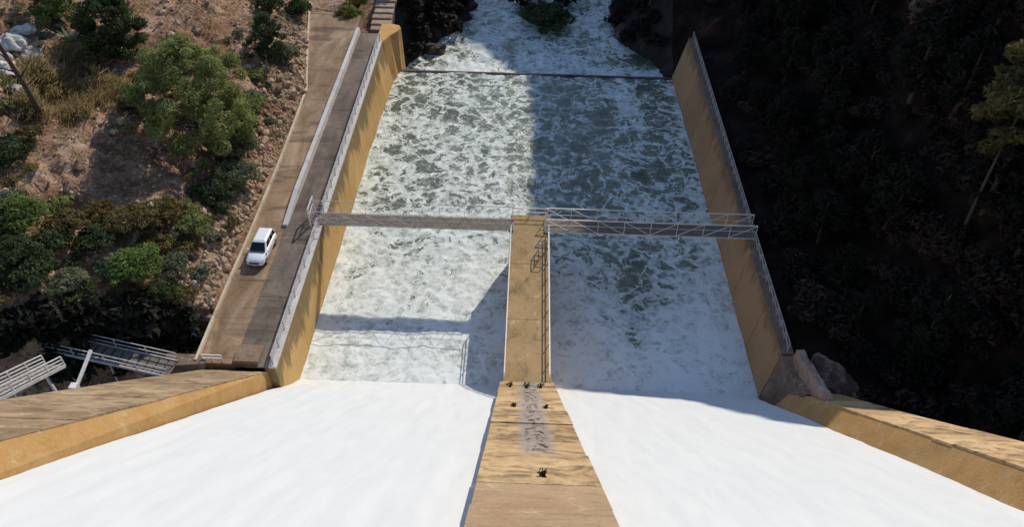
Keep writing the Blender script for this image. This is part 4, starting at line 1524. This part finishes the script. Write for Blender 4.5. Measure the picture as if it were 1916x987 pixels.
# dark rocks along the river beyond the sill
spots = [(800, 60, 2.6), (842, 28, 2.4), (782, 22, 3.0), (815, 92, 1.5), (868, 8, 2.0), (1180, 62, 2.2), (1205, 36, 2.6), (1165, 20, 2.0), (1040, 34, 1.3), (1225, 78, 1.6)]
for i, (px_, py_, s) in enumerate(spots):
    p = at_z(px_, py_, -6.4)
    me = big_rock(600 + i, .7)
    me.materials.append(M['dark_rock'])
    o = bpy.data.objects.new('river_rock', me)
    COL.objects.link(o)
    o.location = tuple(p)
    o.scale = (s, s, s * .9)
    o.rotation_euler = (0, 0, i)
    tag(o, 'dark wet rock breaking the river beyond the sill', 'rock', 'river rocks')
# rock behind the abutment
me = big_rock(700, .7)
me.materials.append(M['red_rock'])
o = bpy.data.objects.new('rock_outcrop', me)
COL.objects.link(o)
p = at_z(1560, 722, 0.0)
o.location = (p[0], p[1], -1.2)
o.scale = (2.6, 3.4, 2.8)
tag(o, 'dark reddish rock outcrop with pale flecks behind the abutment block', 'rock')
# pale stone structure beyond the end of the walkway
pw = empty('stone_ramp', (-20.5, 106, -2))
tag(pw, 'pale rough stone ramp climbing beyond the end of the walkway', 'ramp')
for i in range(9):
    MB().box(-1.5 - .06 * (i % 3), 1.2 + .08 * (i % 2), -1.8 + i * 1.4, -.42 + i * 1.4, -2, 1.3 + .22 * i).build('stone_course', M['pale_block'], pw, bevel=.12)

# trees in the shade of the right bank
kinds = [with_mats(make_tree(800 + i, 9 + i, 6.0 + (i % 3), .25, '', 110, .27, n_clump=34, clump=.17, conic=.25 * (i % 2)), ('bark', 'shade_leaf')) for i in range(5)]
rs = np.random.RandomState(88)
pts = []
for _ in range(1400):
    x, y = rs.uniform(26, 66), rs.uniform(30, 128)
    if any((x - a) ** 2 + (y - b) ** 2 < 4.6 ** 2 for a, b in pts):
        continue
    z = tz(x, y)
    u, v = pix((x, y, z + 5))
    if not (1180 < u < 2050 and -160 < v < 900) or x < 27.5:
        continue
    br_ = 13.5 if y > 114 else 20
    if y > 103 and x < br_ + 5:
        continue
    pts.append((x, y))
    k = rs.randint(5)
    s = rs.uniform(.65, 1.05)
    if x < 31:
        s *= .6
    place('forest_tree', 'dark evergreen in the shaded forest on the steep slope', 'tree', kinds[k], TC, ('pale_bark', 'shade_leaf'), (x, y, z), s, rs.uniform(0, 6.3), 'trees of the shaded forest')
for (px_, py_, s) in ((985, -8, .55), (1040, -5, .6), (1180, 20, .6), (1215, 10, .7), (790, -10, .6), (830, -15, .55), (745, -12, .55)):
    p = on_ground(px_, py_)
    place('river_tree', 'dark tree overhanging the river beyond the sill', 'tree', kinds[int(px_) % 5], TC, ('pale_bark', 'shade_leaf'), (p[0], p[1], max(tz(p[0], p[1]), -7)), s, px_, 'trees by the river')
dk = [with_mats(make_bush(1000 + i, 1.6, 1.9, 75, .3, 10), ('bark', 'shade_leaf')) for i in range(3)]
for i, (px_, py_) in enumerate(((775, 100), (790, 70), (775, 45), (812, 48), (835, 60), (805, 22), (850, 30), (768, 14), (865, 5), (830, 8), (1150, 48), (1175, 80), (1200, 62), (1168, 20), (1195, 20), (1225, 40), (1230, 88), (1010, 0), (975, 4), (1060, 2))):  # near-black shrubs cover the banks, their colour replacing missing shade
    p = on_ground(px_, py_)
    if p[2] < -6.3:
        p = at_z(px_, py_, -6.3)
    place('river_shrub', 'shrub on the river rocks beyond the sill, coloured near-black for missing shade', 'shrub', dk[i % 3], SF, ('bark', 'shade_leaf'), tuple(p), 1.05 + .14 * (i % 5), i * 1.1, 'shrubs by the river')
for i, (px_, py_) in enumerate(((40, 600), (95, 610), (345, 640), (215, 690), (265, 690), (165, 700), (30, 660), (120, 705), (360, 655), (10, 620), (80, 620), (110, 690), (130, 625), (165, 605), (225, 610), (180, 640), (120, 650), (190, 615), (245, 625), (285, 620), (290, 640), (335, 650), (310, 605), (260, 600), (205, 595), (150, 590), (60, 625), (325, 625), (140, 670), (200, 665), (240, 685), (160, 690), (95, 600), (270, 665), (350, 630))):  # near-black shrubs added to make the gully look deeply shaded
    p = on_ground(px_, py_)
    place('gully_shade_shrub', 'added near-black shrub deepening the shade of the gully under the gangway', 'shrub', dk[i % 3], SF, ('bark', 'shade_leaf'), (p[0], p[1], tz(p[0], p[1]) - .2), .9 + .15 * (i % 4), i * 1.7, 'added shade shrubs in the gully')
p = at_z(1018, 46, -6.6)
place('river_bush', 'broad dark olive bush splitting the river beyond the sill', 'shrub', make_bush(1100, 4.6, 4.0, 200, .2, 40, .5), SF, ('bark', 'dark_leaf'), tuple(p))
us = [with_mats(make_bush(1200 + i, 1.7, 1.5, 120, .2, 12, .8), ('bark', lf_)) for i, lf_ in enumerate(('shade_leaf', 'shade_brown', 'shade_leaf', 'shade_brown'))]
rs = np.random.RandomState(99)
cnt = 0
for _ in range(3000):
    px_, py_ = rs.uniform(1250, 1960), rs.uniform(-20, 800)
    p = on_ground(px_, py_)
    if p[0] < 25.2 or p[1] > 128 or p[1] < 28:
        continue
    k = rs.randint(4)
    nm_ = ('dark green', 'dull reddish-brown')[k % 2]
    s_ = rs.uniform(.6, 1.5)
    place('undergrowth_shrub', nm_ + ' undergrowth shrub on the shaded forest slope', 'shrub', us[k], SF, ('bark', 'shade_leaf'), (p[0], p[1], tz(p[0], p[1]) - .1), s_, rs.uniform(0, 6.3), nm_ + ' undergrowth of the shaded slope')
    cnt += 1
    if cnt >= 230:
        break
# the tall tree whose top reaches the sun
tx, ty = 36.6, 52.3
place('tall_tree', 'tall pale-green tree reaching into the sunlight above the shaded forest', 'tree',
      make_tree(901, 20, 7.5, .55, '', 200, .24, n_clump=50, clump=.12, trunk_r=.15), TC, ('bark', 'olive_leaf'), (tx, ty, tz(tx, ty)), rz=1.0)
g = on_ground(1735, 95)  # pale tree added in place of a faint sunlit patch
place('sun_patch_tree', 'added pale brownish tree standing in for a sunlit patch high on the shaded slope', 'tree',
      make_tree(903, 9, 7, .3, '', 60, .4, n_clump=22, clump=.2), TC, ('pale_bark', 'sun_patch_leaf'), (g[0], g[1], tz(g[0], g[1])))
# weeds in the joint of the pier
for i, (px_, py_, s) in enumerate(((955, 724, .32), (985, 726, .34), (1012, 726, .32), (962, 762, .2), (1022, 765, .18), (1017, 893, .24))):
    d = ray(px_, py_)
    t = (41.5 - 50) / (d[2] + d[1])
    p = CAM + d * t
    me2 = with_mats(make_bush(950 + i, s, s * 1.3, 900, .07, 5), ('bark', 'dark_leaf'))
    place('weed', 'small dark weed tuft growing on the sloping pier', 'weed', me2, SF, ('bark', 'dark_leaf'), tuple(p + np.array([0, 0, .05])), group='weeds on the pier')
